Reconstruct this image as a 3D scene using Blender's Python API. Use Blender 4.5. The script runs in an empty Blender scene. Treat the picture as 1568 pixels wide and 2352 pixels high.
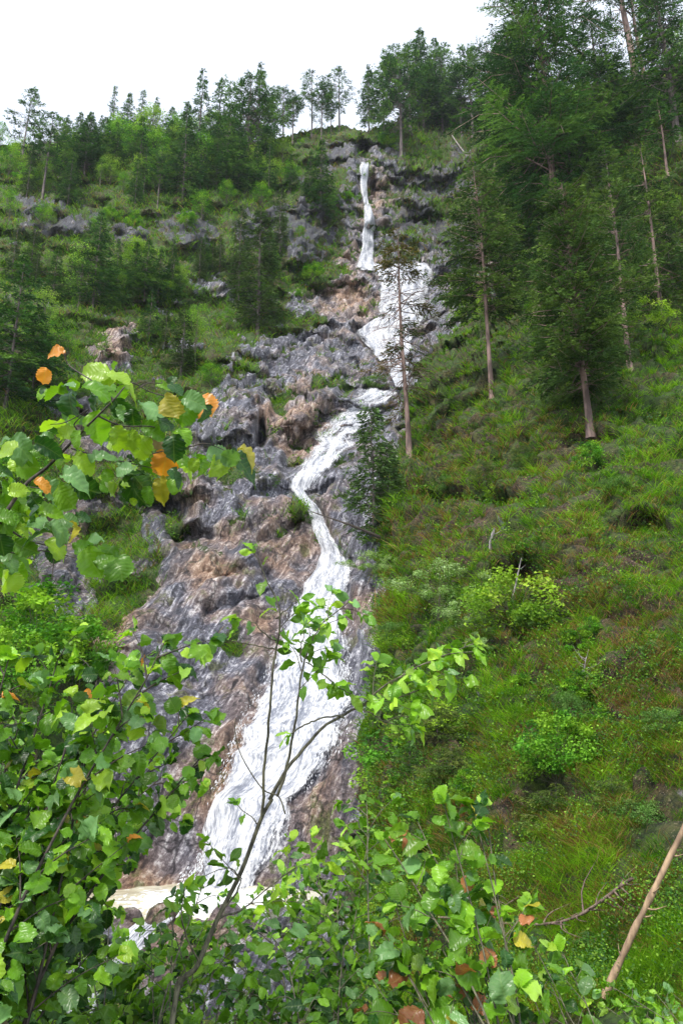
import bpy, math, random
import numpy as np
from mathutils import Vector

# ------------------------------------------------------------------ camera, world, sun, exposure
SC = bpy.context.scene
COL = SC.collection
EYE = np.array([0.0, 0.0, 1.65])
PITCH = math.radians(15.0)
CP, SP = math.cos(PITCH), math.sin(PITCH)
F = 1699.0                      # focal length in units of a 1568 x 2352 picture
cam_d = bpy.data.cameras.new('camera')
cam = bpy.data.objects.new('camera', cam_d); COL.objects.link(cam)
cam.location = EYE; cam.rotation_euler = (math.radians(90) + PITCH, 0, 0)
cam_d.sensor_fit = 'VERTICAL'; cam_d.sensor_height = 36.0; cam_d.lens = 26.0
cam_d.clip_start = 0.05; cam_d.clip_end = 3000
SC.camera = cam

SUN_EL, SUN_AZ = math.radians(58), math.radians(-150)    # azimuth measured from +Y towards +X
world = bpy.data.worlds.new('World'); SC.world = world; world.use_nodes = True
wn, wl = world.node_tree.nodes, world.node_tree.links
wn.clear()
wo = wn.new('ShaderNodeOutputWorld'); wa = wn.new('ShaderNodeAddShader')
b1 = wn.new('ShaderNodeBackground'); b2 = wn.new('ShaderNodeBackground')
sky = wn.new('ShaderNodeTexSky'); sky.sky_type = 'NISHITA'; sky.sun_disc = False
sky.sun_elevation = SUN_EL; sky.sun_rotation = SUN_AZ
b1.inputs['Strength'].default_value = 0.05
b2.inputs['Color'].default_value = (0.97, 0.985, 1.0, 1); b2.inputs['Strength'].default_value = 0.33   # overcast cloud
wl.new(sky.outputs[0], b1.inputs['Color']); wl.new(b1.outputs[0], wa.inputs[0]); wl.new(b2.outputs[0], wa.inputs[1])
wl.new(wa.outputs[0], wo.inputs['Surface'])
sd = bpy.data.lights.new('sun', 'SUN'); sun = bpy.data.objects.new('sun', sd); COL.objects.link(sun)
sd.energy = 1.5; sd.angle = math.radians(10); sd.color = (1.0, 0.95, 0.87)
tow = Vector((math.sin(SUN_AZ) * math.cos(SUN_EL), math.cos(SUN_AZ) * math.cos(SUN_EL), math.sin(SUN_EL)))
sun.rotation_euler = tow.to_track_quat('Z', 'Y').to_euler()
vs = SC.view_settings
vs.view_transform = 'Standard'; vs.look = 'None'; vs.exposure = 1.58; vs.gamma = 1.0; vs.use_curve_mapping = False
SC.render.engine = 'CYCLES'
SC.cycles.max_bounces = 6; SC.cycles.diffuse_bounces = 3; SC.cycles.glossy_bounces = 2
SC.cycles.transmission_bounces = 4; SC.cycles.transparent_max_bounces = 12; SC.cycles.volume_bounces = 0
SC.cycles.use_denoising = True
SC.cycles.sample_clamp_indirect = 6

# ------------------------------------------------------------------ maths helpers
RNG = np.random.default_rng(7)
def norm(v):
    v = np.asarray(v, float); return v / (np.linalg.norm(v, axis=-1, keepdims=True) + 1e-9)
def unproj(px, py, d=None, depth=None):
    """Point seen at picture position px,py: d = metres along +Y, or depth = metres along the lens axis."""
    px = np.asarray(px, float); py = np.asarray(py, float)
    a = (px - 784) / F; t = -(py - 1176) / F
    k = (np.asarray(d, float) / (CP - t * SP)) if depth is None else np.asarray(depth, float) + 0 * t
    return np.stack([a * k, (CP - t * SP) * k, (SP + t * CP) * k], -1) + EYE
def proj(P):
    Q = np.asarray(P) - EYE
    D = Q[..., 1] * CP + Q[..., 2] * SP; Y = -Q[..., 1] * SP + Q[..., 2] * CP
    return 784 + F * Q[..., 0] / D, 1176 - F * Y / D, D
def height_to(P, py):
    """height above P whose tip is seen at picture row py"""
    Q = np.asarray(P) - EYE
    D = Q[1] * CP + Q[2] * SP; Y = -Q[1] * SP + Q[2] * CP; T = -(py - 1176) / F
    return (T * D - Y) / (CP - T * SP)

_pr = np.random.default_rng(3)
PERM = np.concatenate([_pr.permutation(256)] * 2)
GRAD = norm(_pr.normal(size=(256, 3)))
def perlin(P):
    P = np.asarray(P, float); i = np.floor(P).astype(int); f = P - i; i &= 255
    u = f * f * f * (f * (f * 6 - 15) + 10)
    r = 0
    for dx in (0, 1):
        wx = u[..., 0] if dx else 1 - u[..., 0]
        for dy in (0, 1):
            wy = u[..., 1] if dy else 1 - u[..., 1]
            for dz in (0, 1):
                wz = u[..., 2] if dz else 1 - u[..., 2]
                h = PERM[PERM[PERM[(i[..., 0] + dx) & 255] + ((i[..., 1] + dy) & 255)] + ((i[..., 2] + dz) & 255)]
                g = GRAD[h]
                r = r + wx * wy * wz * ((f[..., 0] - dx) * g[..., 0] + (f[..., 1] - dy) * g[..., 1] + (f[..., 2] - dz) * g[..., 2])
    return r * 1.5
def fbm(P, s, o=3, seed=0.0, ridged=False):
    P = np.asarray(P, float) / s + seed * 17.3; a, r = 1.0, 0
    for k in range(o):
        n = perlin(P + k * 5.7)
        if ridged: n = 1 - 2 * np.abs(n) * 1.3
        r = r + a * n; a *= .5; P = P * 2.03
    return r
def smooth(x, a, b):
    t = np.clip((x - a) / (b - a), 0, 1); return t * t * (3 - 2 * t)
def in_poly(px, py, poly):
    """signed distance in picture units: positive inside"""
    px = np.asarray(px, float); py = np.asarray(py, float)
    ins = np.zeros(px.shape, bool); dm = np.full(px.shape, 1e9)
    n = len(poly)
    for k in range(n):
        x0, y0 = poly[k]; x1, y1 = poly[(k + 1) % n]
        c = ((y0 > py) != (y1 > py))
        with np.errstate(divide='ignore', invalid='ignore'):
            xi = x0 + (py - y0) * (x1 - x0) / ((y1 - y0) if y1 != y0 else 1e-9)
        ins ^= c & (px < xi)
        ex, ey = x1 - x0, y1 - y0
        t = np.clip(((px - x0) * ex + (py - y0) * ey) / (ex * ex + ey * ey + 1e-9), 0, 1)
        dm = np.minimum(dm, np.hypot(px - x0 - t * ex, py - y0 - t * ey))
    return np.where(ins, dm, -dm)

# ------------------------------------------------------------------ mesh helpers
class Geo:
    def __init__(s): s.v = []; s.q = []; s.t = []; s.c = []; s.u = []; s.n = 0
    def add(s, v, q=None, t=None, col=(1, 1, 1), uv=None):
        v = np.asarray(v, float).reshape(-1, 3)
        if q is not None and len(q): s.q.append(np.asarray(q, int) + s.n)
        if t is not None and len(t): s.t.append(np.asarray(t, int) + s.n)
        c = np.asarray(col, float)
        s.c.append(np.broadcast_to(c, (len(v), 3)) if c.ndim == 1 else c)
        s.u.append(np.zeros((len(v), 2)) if uv is None else np.asarray(uv, float))
        s.v.append(v); s.n += len(v)
    def build(s, name, mat, parent=None, smooth_=True):
        me = bpy.data.meshes.new(name)
        v = np.concatenate(s.v)
        q = np.concatenate(s.q) if s.q else np.zeros((0, 4), int)
        t = np.concatenate(s.t) if s.t else np.zeros((0, 3), int)
        me.vertices.add(len(v)); me.vertices.foreach_set('co', v.astype(np.float32).ravel())
        li = np.concatenate([q.ravel(), t.ravel()]).astype(np.int32)
        me.loops.add(len(li)); me.loops.foreach_set('vertex_index', li)
        tot = np.concatenate([np.full(len(q), 4), np.full(len(t), 3)]).astype(np.int32)
        st = np.concatenate([[0], np.cumsum(tot)[:-1]]).astype(np.int32)
        me.polygons.add(len(tot)); me.polygons.foreach_set('loop_start', st)
        me.polygons.foreach_set('use_smooth', np.full(len(tot), smooth_))
        a = me.attributes.new('col', 'FLOAT_COLOR', 'POINT')
        c = np.concatenate(s.c); a.data.foreach_set('color', np.hstack([c, np.ones((len(c), 1))]).astype(np.float32).ravel())
        a = me.attributes.new('luv', 'FLOAT2', 'POINT')
        a.data.foreach_set('vector', np.concatenate(s.u).astype(np.float32).ravel())
        me.update(calc_edges=True); me.validate()
        me.materials.append(mat)
        o = bpy.data.objects.new(name, me); COL.objects.link(o)
        if parent is not None: o.parent = parent
        return o
def tube(g, pts, rad, sides=5, col=(1, 1, 1)):
    pts = np.asarray(pts, float); n = len(pts)
    rad = np.broadcast_to(np.asarray(rad, float), (n,))
    d = norm(np.gradient(pts, axis=0))
    ref = np.array([0, 0, 1.0]) if abs(d[:, 2]).mean() < .8 else np.array([1.0, 0, 0])
    a = norm(np.cross(d, ref)); b = np.cross(d, a)
    th = np.arange(sides) * 2 * math.pi / sides
    v = pts[:, None] + rad[:, None, None] * (np.cos(th)[None, :, None] * a[:, None] + np.sin(th)[None, :, None] * b[:, None])
    i = np.arange(n - 1)[:, None] * sides + np.arange(sides)[None]
    j = np.arange(n - 1)[:, None] * sides + (np.arange(sides)[None] + 1) % sides
    q = np.stack([i, j, j + sides, i + sides], -1).reshape(-1, 4)
    ln = np.concatenate([[0], np.cumsum(np.linalg.norm(np.diff(pts, axis=0), axis=1))])
    uv = np.stack(np.broadcast_arrays(th[None], ln[:, None]), -1).reshape(-1, 2)
    g.add(v.reshape(-1, 3), q=q, col=col, uv=uv)
def stamp(g, tv, tf, X, Y, Z, T, col, uv=None, quads=True, S=None):
    """copies of a template (tv in x,y,z) with axes X,Y,Z (k,3), at T (k,3), colour per copy"""
    k = len(T); n = len(tv)
    if k == 0: return
    v = tv[None, :, 0, None] * X[:, None] + tv[None, :, 1, None] * Y[:, None] + tv[None, :, 2, None] * Z[:, None] + T[:, None]
    f = (np.asarray(tf)[None] + (np.arange(k) * n)[:, None, None]).reshape(k * len(tf), -1)
    c = np.repeat(np.asarray(col), n, axis=0)
    u = None if uv is None else np.tile(uv, (k, 1))
    if f.shape[1] == 4: g.add(v.reshape(-1, 3), q=f, col=c, uv=u)
    else: g.add(v.reshape(-1, 3), t=f, col=c, uv=u)
def resample(pts, n):
    """smooth Catmull-Rom through control points"""
    p = np.asarray(pts, float)
    p = np.vstack([2 * p[0] - p[1], p, 2 * p[-1] - p[-2]])
    t = np.linspace(0, len(p) - 3 - 1e-6, n); i = t.astype(int); f = (t - i)[:, None]
    a, b, c, d = p[i], p[i + 1], p[i + 2], p[i + 3]
    return .5 * ((2 * b) + (c - a) * f + (2 * a - 5 * b + 4 * c - d) * f ** 2 + (3 * b - a - 3 * c + d) * f ** 3)

def tag(o, label=None, cat=None, group=None, kind=None):
    if label: o['label'] = label
    if cat: o['category'] = cat
    if group: o['group'] = group
    if kind: o['kind'] = kind
    return o
def empty(name, loc, label, cat, group=None):
    o = bpy.data.objects.new(name, None); COL.objects.link(o); o.location = loc
    return tag(o, label, cat, group)

# ------------------------------------------------------------------ materials
def mat_new(name):
    m = bpy.data.materials.new(name); m.use_nodes = True
    nt = m.node_tree; nt.nodes.clear()
    return m, nt
class NT:
    def __init__(s, nt): s.nt = nt
    def n(s, typ, **kw):
        nd = s.nt.nodes.new('ShaderNode' + typ)
        for k, v in kw.items(): setattr(nd, k, v)
        return nd
    def l(s, a, b): s.nt.links.new(a, b)
    def attr(s, name): return s.n('Attribute', attribute_name=name)
    def noise(s, vec, scale, detail=4, rough=.55, dist=0):
        nd = s.n('TexNoise'); nd.inputs['Scale'].default_value = scale; nd.inputs['Detail'].default_value = detail
        nd.inputs['Roughness'].default_value = rough; nd.inputs['Distortion'].default_value = dist
        if vec is not None: s.l(vec, nd.inputs['Vector'])
        return nd.outputs['Fac']
    def math(s, op, a, b=None, c=None, clamp=False):
        nd = s.n('Math', operation=op, use_clamp=clamp)
        for i, x in enumerate((a, b, c)):
            if x is None: continue
            if hasattr(x, 'is_linked'): s.l(x, nd.inputs[i])
            else: nd.inputs[i].default_value = x
        return nd.outputs[0]
    def mix(s, fac, a, b, mode='MIX'):
        nd = s.n('Mix', data_type='RGBA', blend_type=mode)
        for i, x in ((0, fac), (6, a), (7, b)):
            if hasattr(x, 'is_linked'): s.l(x, nd.inputs[i])
            elif i == 0: nd.inputs[0].default_value = x
            else: nd.inputs[i].default_value = (*x, 1)
        return nd.outputs[2]
    def ramp(s, fac, stops):
        nd = s.n('ValToRGB'); e = nd.color_ramp.elements
        while len(e) < len(stops): e.new(.5)
        for x, (p, c) in zip(e, stops):
            x.position = p; x.color = (*c, 1) if not isinstance(c, (int, float)) else (c, c, c, 1)
        s.l(fac, nd.inputs[0]); return nd.outputs[0]
    def mrange(s, x, a, b, c=0, d=1):
        nd = s.n('MapRange', interpolation_type='SMOOTHSTEP')
        s.l(x, nd.inputs[0])
        for i, v in zip((1, 2, 3, 4), (a, b, c, d)): nd.inputs[i].default_value = v
        return nd.outputs[0]

def leaf_material(name, trans=.35, rough=.45, veins=False, tint=1.0, spec=.5):
    m, nt = mat_new(name); N = NT(nt)
    out = N.n('OutputMaterial'); p = N.n('BsdfPrincipled'); tr = N.n('BsdfTranslucent'); mx = N.n('MixShader')
    col = N.attr('col').outputs['Color']
    co = N.n('TexCoord').outputs['Object']
    nz = N.noise(co, 9 if veins else 2.0, 3)
    col = N.mix(N.mrange(nz, .3, .7, 0, .35), col, (.02, .05, .01), 'MIX') if not veins else N.mix(N.mrange(nz, .35, .75, 0, .3), col, (.05, .11, .01))
    if veins:
        uv = N.attr('luv').outputs['Vector']; sx = N.n('SeparateXYZ'); N.l(uv, sx.inputs[0])
        au = N.math('ABSOLUTE', sx.outputs[0])
        ph = N.math('SUBTRACT', N.math('MULTIPLY', sx.outputs[1], 8.0), N.math('MULTIPLY', au, 2.6))
        fr = N.math('ABSOLUTE', N.math('SUBTRACT', N.math('FRACT', ph), .5))
        side = N.mrange(fr, .0, .13, 1, 0); mid = N.mrange(au, .0, .07, 1, 0)
        vein = N.math('MAXIMUM', N.math('MULTIPLY', side, .55), mid)
        col = N.mix(N.math('MULTIPLY', vein, .16), col, (.40, .52, .16))
        bp = N.n('Bump'); bp.inputs['Strength'].default_value = .42; bp.inputs['Distance'].default_value = .003
        N.l(N.math('ADD', N.math('MULTIPLY', fr, .8), N.math('MULTIPLY', vein, -.2)), bp.inputs['Height'])
        N.l(bp.outputs[0], p.inputs['Normal'])
    N.l(col, p.inputs['Base Color']); p.inputs['Roughness'].default_value = rough
    p.inputs['Specular IOR Level'].default_value = spec
    tc = N.mix(1.0, col, (1.15 * tint, 1.25 * tint, .45 * tint), 'MULTIPLY'); N.l(tc, tr.inputs[0])
    mx.inputs[0].default_value = trans
    N.l(p.outputs[0], mx.inputs[1]); N.l(tr.outputs[0], mx.inputs[2]); N.l(mx.outputs[0], out.inputs[0])
    return m
def bark_material(name, c1, c2, scale=14, bump=.5):
    m, nt = mat_new(name); N = NT(nt)
    out = N.n('OutputMaterial'); p = N.n('BsdfPrincipled')
    co = N.n('TexCoord').outputs['Object']
    mp = N.n('Mapping'); mp.inputs['Scale'].default_value = (1, 1, .3); N.l(co, mp.inputs[0])
    nz = N.noise(mp.outputs[0], scale, 5, .6)
    N.l(N.mix(N.mrange(nz, .35, .65), c1, c2), p.inputs['Base Color'])
    bp = N.n('Bump'); bp.inputs['Strength'].default_value = bump; bp.inputs['Distance'].default_value = .02
    N.l(nz, bp.inputs['Height']); N.l(bp.outputs[0], p.inputs['Normal']); p.inputs['Roughness'].default_value = .8
    N.l(p.outputs[0], out.inputs[0]); return m

M_NEEDLE = leaf_material('needles', .2, .7, spec=.06)
M_LEAF = leaf_material('small_leaves', .35, .55, spec=.15)
M_BROAD = leaf_material('broad_leaves', .38, .32, veins=True, spec=.4)
M_GRASS = leaf_material('grass_blades', .35, .6, spec=.08)
M_BARK = bark_material('conifer_bark', (.05, .04, .035), (.18, .145, .13), 7)
M_BARK_RED = bark_material('pine_bark', (.07, .045, .038), (.30, .20, .165), 3)
M_TWIG = bark_material('green_bark', (.05, .045, .03), (.16, .15, .09), 60, .3)
M_DARKTWIG = bark_material('dark_bark', (.025, .02, .018), (.09, .07, .055), 60, .3)
M_DEAD = bark_material('dead_wood', (.20, .13, .08), (.42, .29, .17), 12)
M_GREYDEAD = bark_material('grey_dead_wood', (.18, .16, .15), (.42, .38, .36), 12)

def rock_nodes(N, pos, tanfac, dark):
    """limestone: blue grey beds running down the gorge, tan faces, dark lichen. luv = metres across / along the beds"""
    uv = N.attr('luv').outputs['Vector']
    def m2(sx, sy):
        m_ = N.n('Mapping'); m_.inputs['Scale'].default_value = (sx, sy, 1); N.l(uv, m_.inputs[0]); return m_.outputs[0]
    a = N.noise(pos, .45, 6, .6)
    b = N.noise(pos, 1.8, 9, .75)
    c = N.noise(pos, 8, 7, .8)
    e = N.noise(m2(5.5, .9), 1, 8, .72, .25)
    v = N.n('TexVoronoi', feature='DISTANCE_TO_EDGE', voronoi_dimensions='2D'); v.inputs['Scale'].default_value = 1; v.inputs['Randomness'].default_value = 1
    nv = N.n('TexNoise'); nv.inputs['Scale'].default_value = 1.3; nv.inputs['Detail'].default_value = 6; N.l(pos, nv.inputs['Vector'])
    wp = N.n('VectorMath', operation='MULTIPLY_ADD'); N.l(nv.outputs['Color'], wp.inputs[0]); wp.inputs[1].default_value = (1.1, 1.1, 0); N.l(m2(.95, .42), wp.inputs[2]); N.l(wp.outputs[0], v.inputs['Vector'])
    crack = N.mrange(v.outputs['Distance'], 0.0, .055, 0, 1)
    s = N.math('ADD', N.math('ADD', N.math('MULTIPLY', b, .22), N.math('MULTIPLY', c, .36)), N.math('MULTIPLY', e, .42))
    grey = N.ramp(s, [(.39, (.016, .016, .021)), (.46, (.065, .065, .085)), (.52, (.19, .19, .235)), (.58, (.80, .79, .84))])  # pale stops paint in wet highlights, dark stops the crevice shade
    tan = N.ramp(s, [(.39, (.04, .025, .018)), (.46, (.20, .115, .075)), (.52, (.47, .30, .20)), (.585, (.92, .77, .63))])
    f = N.math('ADD', N.math('MULTIPLY', tanfac, .9), N.mrange(a, .38, .64, -.42, .30), clamp=True)
    col = N.mix(f, grey, tan)
    col = N.mix(N.math('SUBTRACT', .75, N.math('MULTIPLY', crack, .75)), col, (.012, .012, .014))
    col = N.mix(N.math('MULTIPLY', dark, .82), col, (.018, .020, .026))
    mossy = N.mrange(N.noise(pos, .9, 7, .72), .55, .64, 0, .8)
    col = N.mix(mossy, col, N.mix(N.mrange(c, .4, .6), (.02, .028, .008), (.12, .15, .03)))
    h = N.math('ADD', N.math('ADD', N.math('MULTIPLY', b, 1.1), N.math('MULTIPLY', c, .45)), N.math('ADD', N.math('MULTIPLY', crack, .16), N.math('MULTIPLY', e, .8)))
    return col, h, None

def terrain_material():
    m, nt = mat_new('hillside_ground'); N = NT(nt)
    out = N.n('OutputMaterial'); p = N.n('BsdfPrincipled')
    pos = N.n('NewGeometry').outputs['Position']
    sp = N.n('SeparateColor'); N.l(N.attr('col').outputs['Color'], sp.inputs[0])
    rk, dry, tn = sp.outputs
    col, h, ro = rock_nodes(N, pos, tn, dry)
    g1 = N.noise(pos, .9, 6, .6); g2 = N.noise(pos, 7, 5, .65)
    g3 = N.noise(pos, 22, 4, .8)
    soil = N.mix(N.mrange(g2, .35, .65), (.016, .011, .007), (.12, .068, .032))
    soil = N.mix(N.mrange(g3, .58, .66), soil, (.46, .34, .24))
    moss = N.mix(N.mrange(g2, .3, .7), (.014, .030, .006), (.075, .15, .014))  # soil and moss darkened to paint shadowy gaps between the tufts
    gc = N.mix(N.math('ADD', dry, N.mrange(g1, .35, .65, -.35, .55), clamp=True), moss, soil)
    f = N.mrange(N.math('ADD', rk, N.mrange(g2, .3, .7, -.18, .18)), .38, .62)
    N.l(N.mix(f, gc, col), p.inputs['Base Color'])
    N.l(N.math('ADD', N.math('MULTIPLY', f, -.42), .9), p.inputs['Roughness'])
    bp = N.n('Bump'); bp.inputs['Strength'].default_value = .9; bp.inputs['Distance'].default_value = .24
    N.l(N.math('ADD', h, N.math('MULTIPLY', g2, .3)), bp.inputs['Height']); N.l(bp.outputs[0], p.inputs['Normal'])
    N.l(p.outputs[0], out.inputs[0]); return m

def water_material():
    """falling water: opaque white strands with clear gaps; luv = metres across / along, col.r = edge fade, col.g = density"""
    m, nt = mat_new('white_water'); N = NT(nt)
    out = N.n('OutputMaterial'); p = N.n('BsdfPrincipled'); tr = N.n('BsdfTransparent'); mx = N.n('MixShader')
    uv = N.attr('luv').outputs['Vector']
    sp = N.n('SeparateColor'); N.l(N.attr('col').outputs['Color'], sp.inputs[0])
    m1 = N.n('Mapping'); m1.inputs['Scale'].default_value = (2.2, .5, 1); N.l(uv, m1.inputs[0])
    m2 = N.n('Mapping'); m2.inputs['Scale'].default_value = (15, 3.6, 1); N.l(uv, m2.inputs[0])
    n1 = N.noise(m1.outputs[0], 1, 6, .65, .2); n2 = N.noise(m2.outputs[0], 1, 7, .78, .15)
    s = N.math('ADD', N.math('MULTIPLY', n1, .42), N.math('MULTIPLY', n2, .58))
    # alpha rises with noise + density, falls towards the edges
    a = N.math('ADD', s, N.math('SUBTRACT', N.math('MULTIPLY', sp.outputs[1], .62), .42))
    a = N.math('SUBTRACT', a, N.math('MULTIPLY', N.math('SUBTRACT', 1.0, sp.outputs[0]), .42))
    al = N.mrange(a, .31, .45)
    N.l(N.mix(N.mrange(s, .43, .55), (.22, .24, .30), (.84, .85, .88)), p.inputs['Base Color'])
    p.inputs['Roughness'].default_value = .45; p.inputs['Specular IOR Level'].default_value = .4
    p.inputs['Subsurface Weight'].default_value = 0
    bp = N.n('Bump'); bp.inputs['Strength'].default_value = .7; bp.inputs['Distance'].default_value = .08
    N.l(s, bp.inputs['Height']); N.l(bp.outputs[0], p.inputs['Normal'])
    tl = N.n('BsdfTranslucent'); tl.inputs[0].default_value = (.6, .62, .66, 1)
    m0 = N.n('MixShader'); m0.inputs[0].default_value = .25
    N.l(p.outputs[0], m0.inputs[1]); N.l(tl.outputs[0], m0.inputs[2])
    N.l(al, mx.inputs[0]); N.l(tr.outputs[0], mx.inputs[1]); N.l(m0.outputs[0], mx.inputs[2]); N.l(mx.outputs[0], out.inputs[0])
    return m
def pool_material():
    m, nt = mat_new('pool_water'); N = NT(nt)
    out = N.n('OutputMaterial'); p = N.n('BsdfPrincipled')
    pos = N.n('NewGeometry').outputs['Position']
    a = N.noise(pos, .7, 4); b = N.noise(pos, 5, 5)
    c = N.mix(N.mrange(a, .35, .65), (.50, .46, .33), (.62, .60, .48))
    sp = N.n('SeparateColor'); N.l(N.attr('col').outputs['Color'], sp.inputs[0])
    c = N.mix(N.mrange(N.math('ADD', sp.outputs[0], N.mrange(b, .3, .7, -.4, .4)), .35, .65), c, (.88, .9, .9))
    N.l(c, p.inputs['Base Color']); p.inputs['Roughness'].default_value = .15
    bp = N.n('Bump'); bp.inputs['Strength'].default_value = .5; bp.inputs['Distance'].default_value = .04
    N.l(b, bp.inputs['Height']); N.l(bp.outputs[0], p.inputs['Normal'])
    N.l(p.outputs[0], out.inputs[0]); return m

# ------------------------------------------------------------------ the hillside: one sheet
CTRL = [  # picture x, picture y, metres along +Y
 (830,300,92),(830,385,82),(840,480,79),(840,630,73),(930,640,70),(890,770,61),(910,830,57),(920,895,52),(800,930,49),(680,1120,38),(720,1200,34),
 (750,1280,32),(700,1500,26.5),(620,1700,23),(480,1980,19.5),(400,2070,18.0),(450,2200,14.3),(450,2352,11.6),(800,1600,25),(760,1850,21),(700,2000,17.5),
 (300,1800,21),(250,1980,18.7),(300,1500,27),(350,1300,32),(200,1400,31),(450,1100,39),(500,900,47),(300,1000,43),(100,1000,41),(100,1300,31),
 (80,1600,21),(0,1900,15),(0,2352,9),(200,2352,10.8),(600,780,58),(300,800,52),(100,800,48),(0,700,51),(300,600,63),(100,600,61),(600,600,68),
 (600,450,76),(300,450,73),(50,450,71),(0,330,82),(400,310,88),(600,330,88),(700,300,91),(1000,280,98),(1000,450,84),(1100,520,75),(1050,750,60),
 (960,880,47),(1000,900,43.5),(1000,1000,38),(945,1060,35),(1140,920,33.5),(1300,800,38),(1500,800,36),(1360,1010,26.5),(1200,1100,26.5),(1500,1050,24),
 (900,1200,30),(1000,1300,24.5),(1300,1300,19.5),(1550,1300,18),(870,1450,24.5),(1000,1500,20.5),(900,1700,18.7),(1200,1650,15.5),(1550,1600,13.5),
 (850,1800,18),(860,1950,15.6),(1000,1950,14),(1300,1950,11.5),(1550,1950,10.5),(850,2150,12.8),(1100,2150,11),(1500,2200,9),(1000,2352,9.5),(1500,2352,8),
 (1200,600,60),(1300,500,55),(1500,500,48),(1480,280,52),(1250,300,72),(1150,250,92),(1300,220,84),(1568,150,62),(1100,400,84),
 (-400,330,78),(-400,1000,36),(-400,1700,14),(-400,2352,7),(2000,150,52),(2000,800,30),(2000,1400,13),(2000,2352,6)]
_c = np.array(CTRL, float)
def _phi(r): return np.where(r > 0, r * r * np.log(r + 1e-9), 0)
_X = _c[:, :2] / 1000; _n = len(_X)
_A = np.zeros((_n + 3, _n + 3)); _A[:_n, :_n] = _phi(np.linalg.norm(_X[:, None] - _X[None], axis=-1)) + np.eye(_n) * .0008
_A[:_n, _n] = 1; _A[:_n, _n + 1:] = _X; _A[_n, :_n] = 1; _A[_n + 1:, :_n] = _X.T
_W = np.linalg.solve(_A, np.concatenate([np.log(_c[:, 2]), [0, 0, 0]]))
def dist_at(px, py):
    Q = np.stack([px, py], -1) / 1000
    sh = Q.shape[:-1]; Q = Q.reshape(-1, 2); r = np.empty(len(Q))
    for i in range(0, len(Q), 40000):
        q = Q[i:i + 40000]
        r[i:i + 40000] = _phi(np.linalg.norm(q[:, None] - _X[None], axis=-1)) @ _W[:_n] + _W[_n] + q @ _W[_n + 1:]
    return np.exp(r).reshape(sh)
SKX = [-450, 0, 200, 400, 600, 690, 780, 830, 880, 950, 1050, 1150, 1250, 1400, 1568, 2000]
SKY = [350, 335, 332, 322, 330, 305, 290, 305, 290, 275, 245, 235, 225, 205, 160, 120]
def skyline(px): return np.interp(px, SKX, SKY)

# zones painted on the ground itself: bare rock, dry brown growth, tan rock
ROCK = [
 [(740,315),(790,318),(835,325),(900,318),(930,372),(985,350),(1050,330),(1110,370),(1110,470),(1040,460),(1000,470),(1000,500),(1050,520),(1100,520),(1100,560),(1215,600),(1215,660),(1060,760),(1000,830),(955,870),(950,960),(925,1060),(890,1120),(870,1290),(880,1340),(862,1500),(850,1560),(830,1700),(850,1840),(830,1960),(790,2060),(850,2200),(700,2352),(380,2352),(200,2130),(170,2010),(150,1900),(210,1700),(205,1560),(260,1450),(370,1300),(340,1180),(400,1120),(440,1060),(430,960),(500,880),(520,830),(620,780),(700,745),(760,640),(785,560),(765,480),(735,420)],
 [(0,465),(110,458),(240,490),(245,525),(170,545),(60,550),(0,585)],
 [(250,530),(300,510),(345,560),(270,570)],
 [(345,505),(470,500),(560,515),(640,520),(730,545),(760,600),(690,600),(600,590),(470,570),(380,560)],
 [(560,470),(640,445),(740,470),(775,560),(700,590),(560,540)],
 [(640,390),(730,350),(760,420),(700,440)],
 [(215,830),(240,780),(300,740),(320,760),(300,800),(310,860),(230,870)],
 [(60,1180),(200,1150),(340,1130),(350,1280),(230,1500),(120,1420),(60,1300)],
 [(95,905),(200,900),(230,1000),(330,1010),(300,1080),(150,1060)],
 [(430,640),(520,660),(640,690),(560,700),(450,680)],
 [(1360,370),(1430,360),(1440,410),(1370,410)],[(1420,260),(1480,240),(1490,330),(1440,340)],[(1490,560),(1568,530),(1568,580),(1510,600)],
 [(730,640),(830,630),(870,690),(830,760),(700,750),(640,700)],
]
GREEN = [
 [(690,735),(750,732),(740,755),(650,785),(600,790)],[(530,835),(600,825),(570,870),(540,890),(500,880)],
 [(700,880),(790,865),(780,900),(720,912)],[(1000,475),(1060,468),(1108,480),(1100,510),(1030,505)],
 [(195,1335),(330,1325),(365,1360),(330,1400),(250,1460),(200,1440)],[(195,1190),(330,1180),(340,1290),(240,1320),(190,1250)],
 [(390,1200),(430,1195),(420,1250),(380,1260)],[(640,900),(680,890),(670,920),(640,950),(610,940)],
 [(900,365),(990,355),(1040,345),(1040,380),(940,400)],[(740,400),(790,380),(790,440),(760,460)],[(750,490),(790,500),(785,540),(755,540)],
 [(930,300),(1100,290),(1100,330),(960,340)],[(640,640),(740,610),(820,625),(720,680),(650,670)],
 [(670,1165),(715,1160),(710,1210),(680,1200)],[(500,1470),(550,1465),(555,1510),(515,1515)],
 [(220,1490),(270,1480),(260,1520),(220,1520)],[(490,1080),(560,1070),(570,1110),(500,1110)],
]
TAN = [((700,1000),90),((640,960),70),((800,600),50),((870,460),60),((470,1300),110),((250,1450),120),((650,1250),110),((330,1900),160),((420,1960),120),((560,1760),90),
       ((600,1480),80),((240,790),90),((450,1150),60),((840,1400),50),((760,1880),110),((850,1400),60),((1200,620),60),((170,1200),90),((300,1350),90),((200,980),60),((700,900),50),
       ((1460,300),60),((800,700),90),((1530,1720),80),((450,2050),200),((560,1650),100),((500,1850),90)]
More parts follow.
